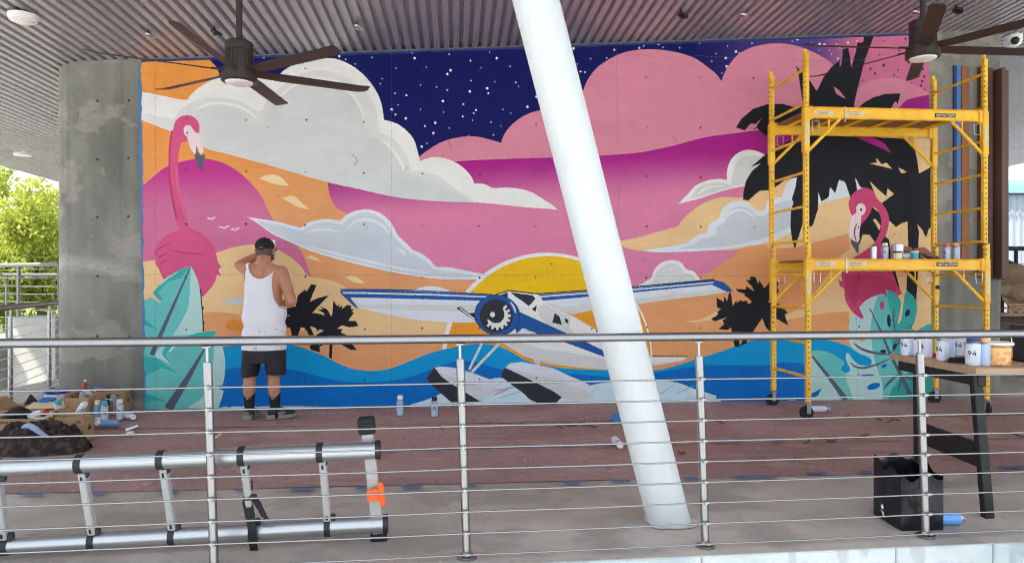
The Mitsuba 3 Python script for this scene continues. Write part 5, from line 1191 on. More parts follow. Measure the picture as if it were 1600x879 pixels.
q = meshkit.fbm(np.array(st_.vertices) * 16, 3) - 0.5
st_.vertices = np.array(st_.vertices) + st_.vertex_normals * (0.016 * q)[:, None]
obj('shorts', st_, 'm_shorts', man_, smooth=True)
# socks and shoes
for a_, k_, toe, nm in ((anL, knL, np.array([0.03, 1.0, 0]), 0), (anR, knR, np.array([0.80, 0.55, 0]), 1)):
    toe = toe / np.linalg.norm(toe)
    t_ = a_ * 0.53 + k_ * 0.47
    obj('sock', skin([hull([(t_, 0.0550), (a_ * 0.8 + k_ * 0.2, 0.0475)]), hull([(a_ * 0.8 + k_ * 0.2, 0.0475), (a_, 0.044)]), hull([(a_, 0.043), (a_ - Z_ * 0.06, 0.042)])], 0.015, 3), 'm_sock', man_, smooth=True)
    mk = a_ * 0.62 + k_ * 0.38 - Yv * 0.0520 + X_ * 0.004
    obj('sock_mark', sweep([mk + [-0.020, 0.004, 0.004], mk + [-0.012, 0.0, -0.003], mk + [0.0, -0.001, -0.002], mk + [0.022, 0.006, 0.008]], [0.001, 0.003, 0.0022, 0.0007], 6), 'm_cap_white', man_)
    g0 = np.array([a_[0], a_[1], 0.020])
    lat = np.array([-toe[1], toe[0], 0])
    so = Polygon([(0.038 * math.cos(t) + 0.02 if False else 0, 0) for t in (0, 1, 2)]) if False else None
    base = [(-0.075, 0.026), (-0.055, 0.038), (0.0, 0.036), (0.06, 0.034), (0.12, 0.046), (0.165, 0.044), (0.195, 0.026), (0.202, 0.0), (0.192, -0.028), (0.16, -0.044), (0.10, -0.042), (0.05, -0.032), (0.0, -0.034), (-0.055, -0.038), (-0.075, -0.026), (-0.082, 0.0)]
    sl = Polygon(base).buffer(0.004)
    R_ = np.column_stack([toe, lat, [0, 0, 1.0]])
    sole = prism(sl, 0.030)
    v = sole.vertices
    v[:, 2] += np.where(v[:, 2] > 0.015, np.clip(0.018 - v[:, 0] * 0.16, -0.006, 0.016), 0) + np.where(v[:, 0] > 0.13, (v[:, 0] - 0.13) * 0.18, 0)
    s_ = obj('shoe', moved(skin([hull([(np.array([-0.045, 0, 0.055]), 0.038), (np.array([-0.035, 0, 0.075]), 0.041)]), hull([(np.array([-0.035, 0, 0.075]), 0.041), (np.array([0.045, 0, 0.068]), 0.039)]), hull([(np.array([-0.045, 0, 0.055]), 0.038), (np.array([0.06, 0.0, 0.052]), 0.036)]), hull([(np.array([0.045, 0, 0.075]), 0.038), (np.array([0.13, 0.006, 0.048]), 0.034)]), hull([(np.array([0.06, 0, 0.05]), 0.036), (np.array([0.13, 0.006, 0.045]), 0.036), (np.array([0.165, 0.0, 0.042]), 0.028)])], 0.012, 4), R_, g0), 'm_shoe', man_, smooth=True)
    obj('sole', moved(sole, R_, g0), 'm_sole', s_)
    obj('side_panel', moved(cat_([cbox((0.085, 0.004, 0.026), (0.045, -0.0385, 0.056), 0.0015), cbox((0.006, 0.060, 0.03), (-0.0835, 0, 0.062), 0.002)]), R_, g0), 'm_shoe_grey', s_)
# can in the raised hand
cpos = J(426.0, 400.5, YB + 0.40)
can('spray can held up in the raised hand of the painting man', cpos - [0, 0, 0.02], 'm_can', 'm_cap_white', h=0.19, axis=(0.1, 0.1, 0.99))

# ------------------------------------------------------------------ telescoping ladder leaning on the railing
ld = thing('ladder', 'silver telescoping ladder lying on its side behind the railing at the left', 'ladder')
lo = lambda px: at(px, 853 + (817 - 853) * px / 600, 3.385 + 0.235 * px / 600)
hi = lambda px: at(px, 730 + (702 - 730) * px / 588, 3.275 + 0.20 * px / 588)
for fn, nm in ((lo, 0), (hi, 1)):
    end = 600 if nm == 0 else 588
    cuts_px = [-110, 10, 145, 270, 395, 512, end] if nm == 0 else [-120, -5, 125, 252, 378, 500, end]
    for i in range(len(cuts_px) - 1):
        r = 0.0385 + 0.0013 * i
        obj('tube', tube(fn(cuts_px[i]), fn(cuts_px[i + 1] - 0.5), r, n=32), 'm_alu', ld, smooth=40, label=None)
        if i < len(cuts_px) - 2:
            c = fn(cuts_px[i + 1]); d = fn(cuts_px[i + 1] + 5) - c; d /= np.linalg.norm(d)
            obj('collar', cat_([tube(c - d * 0.014, c + d * 0.016, r + 0.0052, n=28), cbox((0.03, 0.05, 0.026), c + d * 0.022 + (hi(300) - lo(300)) * (0.12 if nm == 0 else -0.12) * 0.9, 0.006, frame(d, (0, 0, 1)) @ np.array([[0, 0, 1], [0, 1, 0], [1, 0, 0]]))]), 'm_black_plastic', ld, smooth=35)
    c = fn(end); d = fn(end) - fn(end - 10); d /= np.linalg.norm(d)
    obj('end_cap', tube(c - d * 0.004, c + d * 0.020, 0.0470, n=28), 'm_black_plastic', ld, smooth=35)
for ph, pl in ((-6, 9), (127, 147), (254, 272), (380, 396), (503, 513)):
    a, b = hi(ph), lo(pl)
    d = b - a; Ln = np.linalg.norm(d); d /= Ln
    R_ = frame(d, (1, 0, 0)); 
    rg = obj('rung', cbox((0.034, 0.045, Ln - 0.085), (a + b) / 2, 0.006, np.column_stack([np.cross(d, RN) / np.linalg.norm(np.cross(d, RN)), np.cross(d, np.cross(d, RN) / np.linalg.norm(np.cross(d, RN))), d])), 'm_alu_dull', ld)
    for s in (0.07, Ln - 0.07):
        obj('lock_button', cbox((0.010, 0.006, 0.024), a + d * s + np.cross(d, np.cross(d, RN)) * -0.025 * 1.0, 0.002, np.column_stack([np.cross(d, RN), np.cross(d, np.cross(d, RN)), d])), 'm_black_plastic', rg)
a, b = at(572, 668, 3.452), at(592, 849, 3.634)
d = b - a; Ln = np.linalg.norm(d); d /= Ln
ax_ = np.cross(d, RN); ax_ /= np.linalg.norm(ax_)
RB = np.column_stack([ax_, np.cross(d, ax_), d])
ft = -np.cross(d, ax_) if np.cross(d, ax_)[1] > 0 else np.cross(d, ax_)
obj('stabilizer_bar', cbox((0.058, 0.026, Ln), (a + b) / 2 - ft * 0.032, 0.005, RB), 'm_alu_dull', ld)
for q, s in ((a, 1), (b, -1)):
    obj('foot', cbox((0.084, 0.056, 0.084), q + d * s * 0.004 - ft * 0.034, 0.010, RB), 'm_black_rubber', ld)
m_ = a * 0.45 + b * 0.55 + ft * 0.012 - ax_ * 0 + d * 0.004
sx = 1 if ax_[0] > 0 else -1
obj('orange_lever', cat_([cbox((0.058, 0.022, 0.064), m_, 0.006, RB), cbox((0.026, 0.024, 0.135), m_ + ax_ * sx * 0.042, 0.010, RB), tube(m_ + ax_ * sx * 0.042 - d * 0.05 - ft * 0.0, m_ + ax_ * sx * 0.042 - d * 0.05 + ft * 0.014, 0.008, n=14)]), 'm_orange_plastic', ld, label='bright orange locking lever at the ladder end')
# black strap buckled round the lower tube
q0 = [at(389, 748, 3.50), at(388.5, 762, 3.485), at(386, 782, 3.475), at(391, 806, 3.47), at(394, 826, 3.465), at(395, 846, 3.49), at(397, 858, 3.52)]
def ribbon(pts, w, th):
    out = []
    for i in range(len(pts) - 1):
        e = pts[i + 1] - pts[i]; Le = np.linalg.norm(e); e /= Le
        x = np.cross(e, RN); x /= np.linalg.norm(x)
        ww = w if np.isscalar(w) else (w[i] + w[i + 1]) / 2
        out.append(cbox((ww, th, Le + 0.006), (pts[i] + pts[i + 1]) / 2, 0.002, np.column_stack([x, np.cross(e, x), e])))
    return cat_(out)
st = thing('strap', 'black nylon strap with buckle hanging round the lower ladder tube', 'strap')
obj('band', ribbon(q0, [0.022, 0.03, 0.05, 0.044, 0.04, 0.04, 0.036], 0.008), 'm_black_rubber', st)
obj('buckle', cat_([cbox((0.062, 0.022, 0.03), at(391, 776, 3.462), 0.006), cbox((0.022, 0.02, 0.05), at(391, 758, 3.466), 0.006)]), 'm_black_plastic', st)
obj('tail', ribbon([at(396, 776, 3.47), at(405, 790, 3.455), at(412, 804, 3.455), at(417.5, 811, 3.46)], [0.034, 0.03, 0.024, 0.014], 0.006), 'm_black_rubber', st)
# ------------------------------------------------------------------ work table at the right
tb = thing('work_table', 'wooden topped work table on black angled metal legs at the right edge', 'table')
TZ = 0.852
c0 = at(1525, 576, 0.4936 * F / 136.5); c1 = at(1391, 552.5, 0.4936 * F / 113.0)
ex = np.array([1.0, 0.035, 0]); ex /= np.linalg.norm(ex)
ey = (c1 - c0); ey[2] = 0; TD = np.linalg.norm(ey); ey /= TD
TW = 1.9
def TP(a, b, z): return np.array([c0[0], c0[1], 0]) + ex * a + ey * b + np.array([0, 0, z])
def slab(a0, a1, b0, b1, z0, z1):
    q = [TP(a, b, z) for a in (a0, a1) for b in (b0, b1) for z in (z0, z1)]
    return trimesh.convex.convex_hull(np.array(q))
def quadbar(p, q, w, t, u):
    d = q - p; Ln = np.linalg.norm(d); d /= Ln
    x = u - d * (u @ d); x /= np.linalg.norm(x)
    return cbox((w, t, Ln), (p + q) / 2, 0.004, np.column_stack([x, np.cross(d, x), d]))
nb = 5
for i in range(nb):
    obj('board', slab(0, TW, TD * i / nb + 0.0012, TD * (i + 1) / nb - 0.0012, TZ - 0.040, TZ), 'm_board', tb)
for a in (0.06, TW - 0.10):
    sg = 1 if a < 1 else -1
    lf_ = obj('leg', quadbar(TP(a - 0.02 * sg, 0.06, TZ - 0.04), TP(a + 0.03 * sg, 0.03, 0.0), 0.055, 0.045, ex), 'm_black_metal', tb)
    obj('leg', quadbar(TP(a + 0.05 * sg, TD - 0.12, TZ - 0.04), TP(a + 0.07 * sg, TD - 0.10, 0.0), 0.036, 0.045, ex), 'm_black_metal', tb)
    obj('apron', quadbar(TP(a, 0.03, TZ - 0.075), TP(a, TD - 0.03, TZ - 0.075), 0.05, 0.065, ex), 'm_black_metal', tb)
    obj('stretcher', quadbar(TP(a + 0.01, 0.05, 0.345), TP(a + 0.06, TD - 0.1, 0.345), 0.02, 0.14, ex), 'm_black_metal', tb)
obj('back_rail', quadbar(TP(0.08, TD - 0.05, TZ - 0.075), TP(TW - 0.1, TD - 0.05, TZ - 0.075), 0.04, 0.05, Z_), 'm_black_metal', tb)
def on_table(px, py):
    p = on_floor(px, py, TZ); return p
def tcan(px, py, lab, body, cap, text=None, spin=0.0, h=0.166, r=0.034):
    can(lab, on_table(px, py) + [0, 0.033, 0.0005], body, cap, text, spin=spin, h=h, r=r)
tcan(1420.5, 556, 'spray can lettered 94 at the left end of the table, left of the railing post', 'm_can', 'm_cap_white', '94', -0.45)
tcan(1438, 556.5, 'spray can on the table mostly hidden behind the railing post', 'm_can', 'm_cap_grey')
tcan(1452, 559, 'tall pale spray can on the table just right of the railing post', 'm_can', 'm_cap_white', '94', -1.0)
tcan(1477.5, 564, 'spray can lettered 94 in the middle of the table with a white cap', 'm_can', 'm_cap_white', '94', -0.65)
tcan(1487, 560.5, 'pale blue spray can close behind the middle 94 can on the table', 'm_can_blue2', 'm_cap_grey')
tcan(1502, 556, 'spray can at the back of the table, left of the two lettered cans there', 'm_can', 'm_cap_grey', '94', 0.0)
tcan(1514, 556, 'spray can at the back of the table, right of the two lettered cans there', 'm_can', 'm_cap_black', '94', -0.5)
tcan(1526, 571.5, 'spray can lettered 94 with a navy blue cap at the table corner', 'm_can', 'm_cap_navy', '94', -0.1, 0.170, 0.0395)
tcan(1545, 571.5, 'spray can with a peach cap beside the orange tub on the table', 'm_can_blue2', 'm_cap_peach')
single('tape_roll', moved(lathe([(0.03, 0), (0.045, 0), (0.045, 0.024), (0.03, 0.024), (0.03, 0)], 28), None, on_table(1463, 559) + [0, 0.05, 0.0005]), 'm_cap_red', 'red tape roll between the spray cans on the table', 'tape', smooth=35)
q = on_table(1505, 566)
single('cable', cat_([sweep([q + [0.085 * math.cos(t) + 0.006 * j, 0.05 * math.sin(t) + 0.004 * j, 0.006 + 0.008 * j] for t in np.linspace(0, 6.1, 40)], 0.0055, 8) for j in range(3)]), 'm_black_rubber', 'coiled black cable lying on the table among the spray cans', 'cable', smooth=40)
tu = thing('tub', 'clear plastic tub of orange pieces with a pale lid and wire handle on the table', 'tub')
b0 = on_table(1573, 573) + [0, 0.070, 0.0005]
obj('contents', moved(lathe([(0, 0.004), (0.058, 0.004), (0.063, 0.105), (0.05, 0.112), (0.02, 0.116), (0, 0.112)], 32), None, b0), 'm_tub_fill', tu, smooth=35)
ch = []
for i in range(70):
    a = rng.uniform(0, 6.28); zz = rng.uniform(0.012, 0.100); rr = 0.0585 + 0.005 * zz / 0.1
    ch.append(cbox((rng.uniform(.010, .022), rng.uniform(.006, .010), rng.uniform(.006, .012)), b0 + [rr * math.cos(a), rr * math.sin(a), zz], 0.002, rotz(rng.uniform(0, 3)) @ rotx(rng.uniform(0, 3))))
obj('orange_piece', cat_(ch), 'm_tub_piece', tu, kind='stuff')
obj('wall', moved(lathe([(0.0655, 0.0), (0.0715, 0.126)], 40), None, b0), 'm_tub', tu, smooth=True)
obj('lid', moved(lathe([(0.069, 0.122), (0.0765, 0.122), (0.0775, 0.134), (0.07, 0.14), (0.05, 0.137), (0, 0.137)], 40), None, b0), 'm_tub_lid', tu, smooth=35)
obj('handle', sweep([b0 + [0.07 * math.cos(t), -0.01 - 0.02 * math.sin(t), 0.132 + 0.060 * math.sin(t)] for t in np.linspace(0, math.pi, 24)], 0.0028, 8), 'm_tub_lid', tu, smooth=True)
single('toolbox', cbox((0.30, 0.18, 0.22), on_table(1640, 568) + [0.05, 0.12, 0.1105], 0.01), 'm_black_plastic', 'black box cut off by the right edge beside the orange tub', 'box')

# black bag under the table, blue can beside it
bg = thing('bag', 'black open topped bag standing under the table end by the railing post', 'bag')
A_, B_, C_ = on_floor(1408, 829), on_floor(1474, 828), on_floor(1365, 803)
D_ = B_ + C_ - A_
ctr = (A_ + D_) / 2
def bagwall(p, q, hgt, seed, n=22, ripple=0.010):
    V = []
    out = np.cross(q - p, Z_); out /= np.linalg.norm(out)
    for i in range(n + 1):
        s = i / n
        for j in range(12):
            z = j / 11
            e = hgt[0] * (1 - s) + hgt[1] * s + 0.022 * (meshkit.noise([s * 5, seed, 0.5]) - 0.5) * 2 + (0.02 * math.sin(s * 9 + seed))
            bul = out * (0.012 * math.sin(math.pi * s) * math.sin(math.pi * min(1, z * 1.1)) + ripple * (meshkit.noise([s * 4, z * 4, seed + 2.0]) - 0.5))
            V.append(p + (q - p) * s + bul * (0.0 if i in (0, n) else 1) + Z_ * (0.002 + e * z))
    f = [w for i in range(n) for j in range(11) for w in ((i * 12 + j, (i + 1) * 12 + j, (i + 1) * 12 + j + 1), (i * 12 + j, (i + 1) * 12 + j + 1, i * 12 + j + 1))]
    return trimesh.Trimesh(np.array(V), np.array(f), process=False)
obj('side', bagwall(C_, A_, (0.335, 0.285), 1), 'm_bag', bg, smooth=True)
obj('side', bagwall(A_, B_, (0.285, 0.285), 2), 'm_bag', bg, smooth=True)
obj('side', bagwall(B_, D_, (0.285, 0.335), 3), 'm_bag', bg, smooth=True)
obj('side', bagwall(D_, C_, (0.335, 0.335), 4), 'm_bag', bg, smooth=True)
obj('bottom', trimesh.convex.convex_hull(np.array([p + Z_ * z for p in (A_, B_, C_, D_) for z in (0.003, 0.006)])), 'm_bag', bg)
sd = (A_ - C_) / np.linalg.norm(A_ - C_); so_ = np.cross(sd, Z_)
em = C_ + sd * 0.125 + so_ * 0.019
fr_ = np.column_stack([sd, Z_, so_]) if np.linalg.det(np.column_stack([sd, Z_, so_])) > 0 else np.column_stack([-sd, Z_, so_])
obj('emblem', cat_([moved(prism(Point(0, 0.085).buffer(0.012), 0.002), fr_, em), moved(prism(Polygon([(-0.018, 0.066), (0.014, 0.058), (0.020, 0.030), (0.006, 0.040), (-0.002, 0.056)]), 0.002), fr_, em)]), 'm_cap_white', bg)
can('bright blue spray can lying on the deck beside the black bag, tip to the right', on_floor(1472, 823) + [0, 0.035, 0.036], 'm_can_bright', 'm_cap_peach', axis=(0.998, 0.03, 0), h=0.150, r=0.035, bare=True)

# ------------------------------------------------------------------ clutter at the left
def carton(lab, ctr, w, d, h, rot, text=None, flaps=True, seed=0, tilt=None):
    k = thing('cardboard_box', lab, 'box')
    R = rotz(rot); t = 0.005
    def pt(x, y, z): return R @ np.array([x, y, z]) + ctr
    for nm, c, s in (('front', (0, -d / 2, h / 2), (w, t, h)), ('back', (0, d / 2, h / 2), (w, t, h)), ('side', (-w / 2, 0, h / 2), (t, d - t - 0.001, h)), ('side', (w / 2, 0, h / 2), (t, d - t - 0.001, h)), ('bottom', (0, 0, t / 2 + 0.001), (w - t - 0.001, d - t - 0.001, t))):
        obj(nm, cbox(s, pt(*c), 0.0015, R), 'm_card', k)
    if flaps:
        for sx, a in ((-1, 0.9), (1, 1.9)):
            fl = cbox((0.004, d * 0.96, w * 0.30), (0, 0, w * 0.15), 0.001)
            fl = moved(fl, roty(sx * a), (sx * w / 2, 0, h - 0.004))
            obj('flap', moved(fl, R, ctr), 'm_card', k)
    if text:
        tm = meshkit.text_mesh(text, h * 0.26, depth=0.0006, bold=True)
        obj('lettering', moved(moved(tm, np.column_stack([[1, 0, 0], [0, 0, 1.0], [0, -1, 0]]), (-w * 0.18, -d / 2 - 0.0026, h * 0.34)), R, ctr), 'm_print', k)
        tri_ = Polygon([(0, 0), (0.05, 0), (0.025, 0.045)])
        obj('symbol', moved(moved(prism(tri_, 0.0006), np.column_stack([[0, 1.0, 0], [0, 0, 1.0], [1, 0, 0]]), (w / 2 + 0.0026, -0.02, h * 0.45)), R, ctr), 'm_print', k)
        obj('label_print', cat_([cbox((w * 0.16, 0.0006, 0.006), pt(sx * w * 0.32, -d / 2 - 0.0030, h * z), 0.0001, R) for sx in (-1, 1) for z in (0.84, 0.79)]), 'm_print', k)
    return k
fz = 0.020
pB = on_floor(107, 689, fz); carton('cardboard box marked 94 in front, with a spray can leaning out of it', pB + [0.005, 0.075, 0], 0.245, 0.13, 0.195, -0.05, '94', flaps=False)
pC = on_floor(34, 690, fz); carton('long low cardboard box marked 94 at the left edge beside the dark jacket', pC + [-0.02, 0.16, 0], 0.46, 0.26, 0.185, -0.05, '94', flaps=False)
pA = on_floor(160, 642, fz); carton('wide cardboard box against the bare wall behind the group of spray cans', pA + [0.0, 0.035, 0], 0.46, 0.13, 0.205, 0.08, '94', flaps=False)
pD = on_floor(112, 660, fz); carton('small cardboard box with an open flap in front of the white bucket', pD + [0.02, 0.10, 0], 0.21, 0.17, 0.23, 0.12, None, flaps=False)
pE = on_floor(45, 664, fz); carton('flattened open cardboard box behind the long box at the left edge', pE + [0.02, 0.08, 0], 0.50, 0.28, 0.15, 0.03, None, flaps=True)
can('spray can leaning out of the front cardboard box marked 94', on_floor(108, 680, fz) + [0, 0.09, 0.12], 'm_can', 'm_cap_white', axis=(0.55, -0.25, 0.75))
bk = thing('bucket', 'white plastic bucket with a dark blue rim by the end of the bare wall', 'bucket')
b0 = on_floor(101, 650, fz); b0 = np.array([-4.53, 7.02, fz])
obj('body', moved(lathe([(0, 0), (0.098, 0), (0.112, 0.22), (0.104, 0.22), (0.10, 0.02)], 40), None, b0), 'm_bucket', bk, smooth=35)
obj('rim', moved(lathe([(0.102, 0.214), (0.117, 0.214), (0.118, 0.236), (0.106, 0.238), (0.102, 0.214)], 40), None, b0), 'm_cap_navy', bk, smooth=35)
obj('handle', sweep([b0 + [0.116 * math.cos(t), -0.02 - 0.10 * math.sin(t), 0.205 - 0.06 * math.sin(t)] for t in np.linspace(0, math.pi, 20)], 0.003, 8), 'm_can_metal', bk, smooth=True)
mk = thing('paint_marker', 'red handled scraper standing up in the wide cardboard box', 'scraper')
b0 = np.array([on_floor(131, 636, fz)[0] * 7.13 / on_floor(131, 636, fz)[1], 7.13, 0.17])
obj('handle', moved(lathe([(0, 0), (0.014, 0), (0.016, 0.02), (0.013, 0.05), (0.017, 0.09), (0.016, 0.15), (0.008, 0.165), (0, 0.166)], 18), roty(0.08), b0), 'm_cap_red', mk, smooth=40)
obj('tip', moved(lathe([(0, 0.163), (0.011, 0.163), (0.009, 0.182), (0, 0.184)], 14), roty(0.08), b0), 'm_cap_white', mk, smooth=40)
single('rag', moved(crumple(0.035, 9, 3, 0.5), None, on_floor(154, 642, fz) + [0, 0.03, 0.20]), 'm_cap_pink', 'pink rag on the rim of the wide cardboard box', 'rag', smooth=True)
for x, y, b, c, lab in ((131, 657, 'm_can', 'm_cap_cream', 'pale spray can with cream cap, leftmost of the standing group before the wide box'), (140, 655, 'm_can', 'm_cap_pink', 'spray can with pink cap in the standing group before the wide box'), (149, 658, 'm_can_blue', 'm_cap_cream', 'light blue spray can with cream cap in the standing group before the wide box'), (160.5, 659, 'm_can', 'm_cap_teal', 'pale spray can with teal cap in front of the standing group'), (168, 647, 'm_can_black', 'm_cap_black', 'black spray can in the standing group before the wide box'), (174.5, 648, 'm_can_metal', 'm_cap_grey', 'bare metal spray can at the right of the standing group'), (184.5, 656, 'm_can', 'm_cap_cream', 'pale spray can with cream cap standing alone right of the group')):
    can(lab, on_floor(x, y, fz) + [0, 0.03, 0], b, c, '94' if b == 'm_can' else None, spin=rng.uniform(-1, 1))
can('pale spray can lying on the floor paper at the foot of the lone standing can', on_floor(190, 655, fz) + [0, 0.07, 0.034], 'm_can', 'm_cap_white', axis=(0.75, -0.66, 0))
can('light blue spray can lying flat in front of the standing cans', on_floor(181, 668, fz) + [0, 0.035, 0.034], 'm_can_blue', 'm_cap_cream', axis=(-0.99, -0.05, 0))
can('pale spray can lying tipped behind the flat light blue one', on_floor(147, 664, fz) + [0, 0.07, 0.034], 'm_can', 'm_cap_grey', axis=(0.3, -0.95, 0), h=0.17)
cu = thing('foil_cup', 'small silver foil cup lying on the floor paper right of the cartons', 'cup')
obj('shell', moved(lathe([(0, 0), (0.030, 0.0), (0.045, 0.10), (0.041, 0.10), (0.028, 0.006)], 22), frame((-0.75, -0.45, -0.3)), on_floor(213, 676, fz) + [0, 0.03, 0.060]), 'm_can_metal', cu, smooth=35)
obj('foil', moved(crumple(0.032, 21, 2, 0.5), None, on_floor(203, 680, fz)), 'm_cap_white', cu)
single('tape_roll', moved(lathe([(0.028, 0), (0.050, 0), (0.050, 0.030), (0.028, 0.030), (0.028, 0)], 28), None, on_floor(121, 698, fz) + [0, 0.03, 0]), 'm_cap_pink', 'pink tape roll lying on the floor paper in front of the 94 box', 'tape', smooth=35)
def heap(ctr, rx, ry, hgt, seed, n=44):
    """cloth thrown in a heap"""
    V = []
    for i in range(n):
        for j in range(n):
            u_, v_ = 2 * i / (n - 1) - 1, 2 * j / (n - 1) - 1
            r = math.hypot(u_, v_)
            edge = 1 + 0.22 * (meshkit.noise([math.atan2(v_, u_) * 1.6 + 9, seed, 0.3]) - 0.5)
            p = np.array([u_ * 2.6, v_ * 2.6, seed * 1.7])
            q = meshkit.fbm(p, 3) - 0.5
            wq = 1.4 * meshkit.noise(np.array([u_ * 2.2, v_ * 2.2, seed + 9.0]))
            rid = 1 - 2.6 * abs(meshkit.noise(np.array([u_ * 4.2 + v_ * 2.5 + wq, v_ * 3.6 - u_ + wq, seed + 5.0])) - 0.5)
            rid2 = 1 - 2.4 * abs(meshkit.noise(np.array([u_ * 9 - v_ * 4 + 2 * wq, v_ * 8 + u_ * 3, seed + 1.0])) - 0.5)
            z = hgt * max(0, 1 - (r / edge) ** 2.0) ** 0.7 * (0.62 + 0.8 * q + 0.42 * rid + 0.16 * rid2) if r < edge else 0
            V.append((ctr[0] + rx * u_, ctr[1] + ry * v_, ctr[2] + z + (0.001 if r < edge else -0.03)))
    f = [w for i in range(n - 1) for j in range(n - 1) for w in ((i * n + j, (i + 1) * n + j, (i + 1) * n + j + 1), (i * n + j, (i + 1) * n + j + 1, i * n + j + 1))]
    return trimesh.Trimesh(np.array(V), np.array(f), process=False)
jk = thing('jacket', 'dark brown jacket thrown in a heap at the left edge behind the ladder', 'jacket')
jc = on_floor(52, 704, fz)
obj('body', heap(jc + [-0.05, 0.08, 0], 0.42, 0.24, 0.19, 3, 84), 'm_camo', jk, smooth=True)
obj('sleeve', heap(jc + [0.22, 0.05, 0.002], 0.19, 0.15, 0.17, 8, 60), 'm_camo', jk, smooth=True)
q = [jc + [-0.09 + 0.3 * s, -0.02 - 0.05 * math.sin(s * 3), 0.16 + 0.05 * math.sin(s * 5)] for s in np.linspace(0, 0.9, 14)]
obj('lining', sweep(q, [0.006 + 0.018 * math.sin(math.pi * i / 13) for i in range(14)], 8), 'm_cloth_blue', jk, smooth=True)
single('towel', moved(crumple(0.075, 31, 3, 0.42), None, on_floor(68, 657, fz) + [0, 0.05, 0.15]), 'm_cap_blue', 'bright blue towel crumpled on the flattened box below the left railing post', 'towel', smooth=True)
single('paper_bag', moved(crumple(0.07, 41, 3, 0.55), None, on_floor(48, 688, fz) + [0, 0.14, 0.13]), 'm_cap_cream', 'crumpled cream paper bag sticking out of the long low box', 'paper bag')
single('glove_pile', moved(crumple(0.11, 47, 3, 0.45), None, on_floor(10, 688, fz) + [0, 0.15, 0.14]), 'm_black_rubber', 'dark gloves piled in the long low box at the left edge', 'gloves', smooth=True)
single('plastic_film', moved(crumple(0.065, 53, 3, 0.5), None, on_floor(112, 655, fz) + [0.0, 0.04, 0.20]), 'm_glove', 'crumpled brown wrapping paper in the small box before the bucket', 'wrapping paper', smooth=True)
w0 = on_floor(33, 660, fz)
can('pale spray can with red cap lying in the long low box at the left edge', on_floor(22, 690, fz) + [0.02, 0.17, 0.175], 'm_can', 'm_cap_red', axis=(0.9, -0.3, 0.28))
can('spray can with teal cap standing in the flattened open box', on_floor(84, 664, fz) + [0, 0.06, 0.03], 'm_can', 'm_cap_teal')
can('spray can with grey cap standing in the small box before the bucket', on_floor(120, 658, fz) + [0, 0.09, 0.07], 'm_can', 'm_cap_grey')
can('spray can with blue cap standing at the back of the wide box by the wall', on_floor(150, 640, fz) + [0, 0.03, 0.045], 'm_can', 'm_cap_blue')
single('plastic_bag', moved(crumple(0.055, 77, 3, 0.7), None, on_floor(124, 652, fz) + [0.0, 0.10, 0.165]), 'm_bucket', 'crumpled translucent white plastic bag between the bucket and the wide box', 'plastic bag')
single('sheet', cbox((0.34, 0.22, 0.004), on_floor(62, 664, fz) + [0, 0.12, 0.165], 0.001, rotz(0.2) @ rotx(0.12)), 'm_sticker', 'loose pale sheet lying across the open boxes below the left railing post', 'sheet')
wd = trimesh.convex.convex_hull(np.array([w0 + v for v in ([-0.10, 0.16, 0.12], [0.10, 0.16, 0.10], [-0.03, 0.16, 0.235], [-0.10, 0.19, 0.12], [0.10, 0.19, 0.10], [-0.03, 0.185, 0.235])]))
single('dustpan', wd, 'm_black_plastic', 'black plastic dustpan standing behind the open boxes at the left edge', 'dustpan')

# ------------------------------------------------------------------ side railing and walls at the left
sr = thing('side_railing', 'steel side railing with a dark handrail running away along the left edge of the deck', 'railing')
s0, s1 = np.array([-4.35, 4.6, 0]), np.array([-5.96, 9.25, 0])
sd_ = (s1 - s0); sL = np.linalg.norm(sd_); sd_ /= sL; sn_ = np.array([sd_[1], -sd_[0], 0])
obj('top_rail', tube(s0 + Z_ * 1.068, s1 + Z_ * 1.068, 0.030, n=24), 'm_brown_metal', sr, smooth=40)
for z in rz:
    obj('bar', tube(s0 + Z_ * z + sn_ * 0.03, s1 + Z_ * z + sn_ * 0.03, 0.0055, n=8), 'm_rod', sr, smooth=True)
for L_ in (0.25, 1.67, 3.10, 4.52):
    b0 = s0 + sd_ * L_
    obj('post', tube(b0, b0 + Z_ * 0.97, 0.024, n=20), 'm_stainless', sr, smooth=40)
    obj('neck', tube(b0 + Z_ * 0.97, b0 + Z_ * 1.05, 0.008, n=10), 'm_rod', sr)
    obj('base_flange', moved(lathe([(0, 0), (0.05, 0), (0.05, 0.01), (0.03, 0.014), (0, 0.014)], 20), None, b0), 'm_stainless', sr)
lw = single('parapet_wall', cbox((2.4, 0.22, 1.55), (-8.25, 9.75, -0.23 + 0.01), 0.01), 'm_concrete_light', 'pale white parapet wall beyond the left side railing', 'wall')
single('concrete_pier', cbox((0.62, 0.5, 1.60), (-6.66, 10.05, 0.05), 0.012), 'm_concrete_pale', 'grey concrete block between the pale parapet and the rounded wall end', 'pier')
def far_rail(name, lab, A, B, posts_, ztop, zbot, nb_, r, mat='m_rail_dull'):
    k = thing(name, lab, 'railing')
    A, B = np.array(A, float), np.array(B, float)
    obj('top_rail', tube(A + Z_ * ztop, B + Z_ * ztop, r * 1.2, n=14), mat, k, smooth=40)
    for i in range(nb_):
        z = zbot + (ztop - zbot) * (i + 0.4) / nb_
        obj('bar', tube(A + Z_ * z, B + Z_ * z, 0.006, n=6), 'm_rail_dull' if mat == 'm_rail_dull' else 'm_black_metal', k)
    for i in range(posts_):
        p = A + (B - A) * i / (posts_ - 1)
        obj('post', tube(p + Z_ * (zbot - 0.3), p + Z_ * ztop, r, n=12), mat, k, smooth=40)
    return k
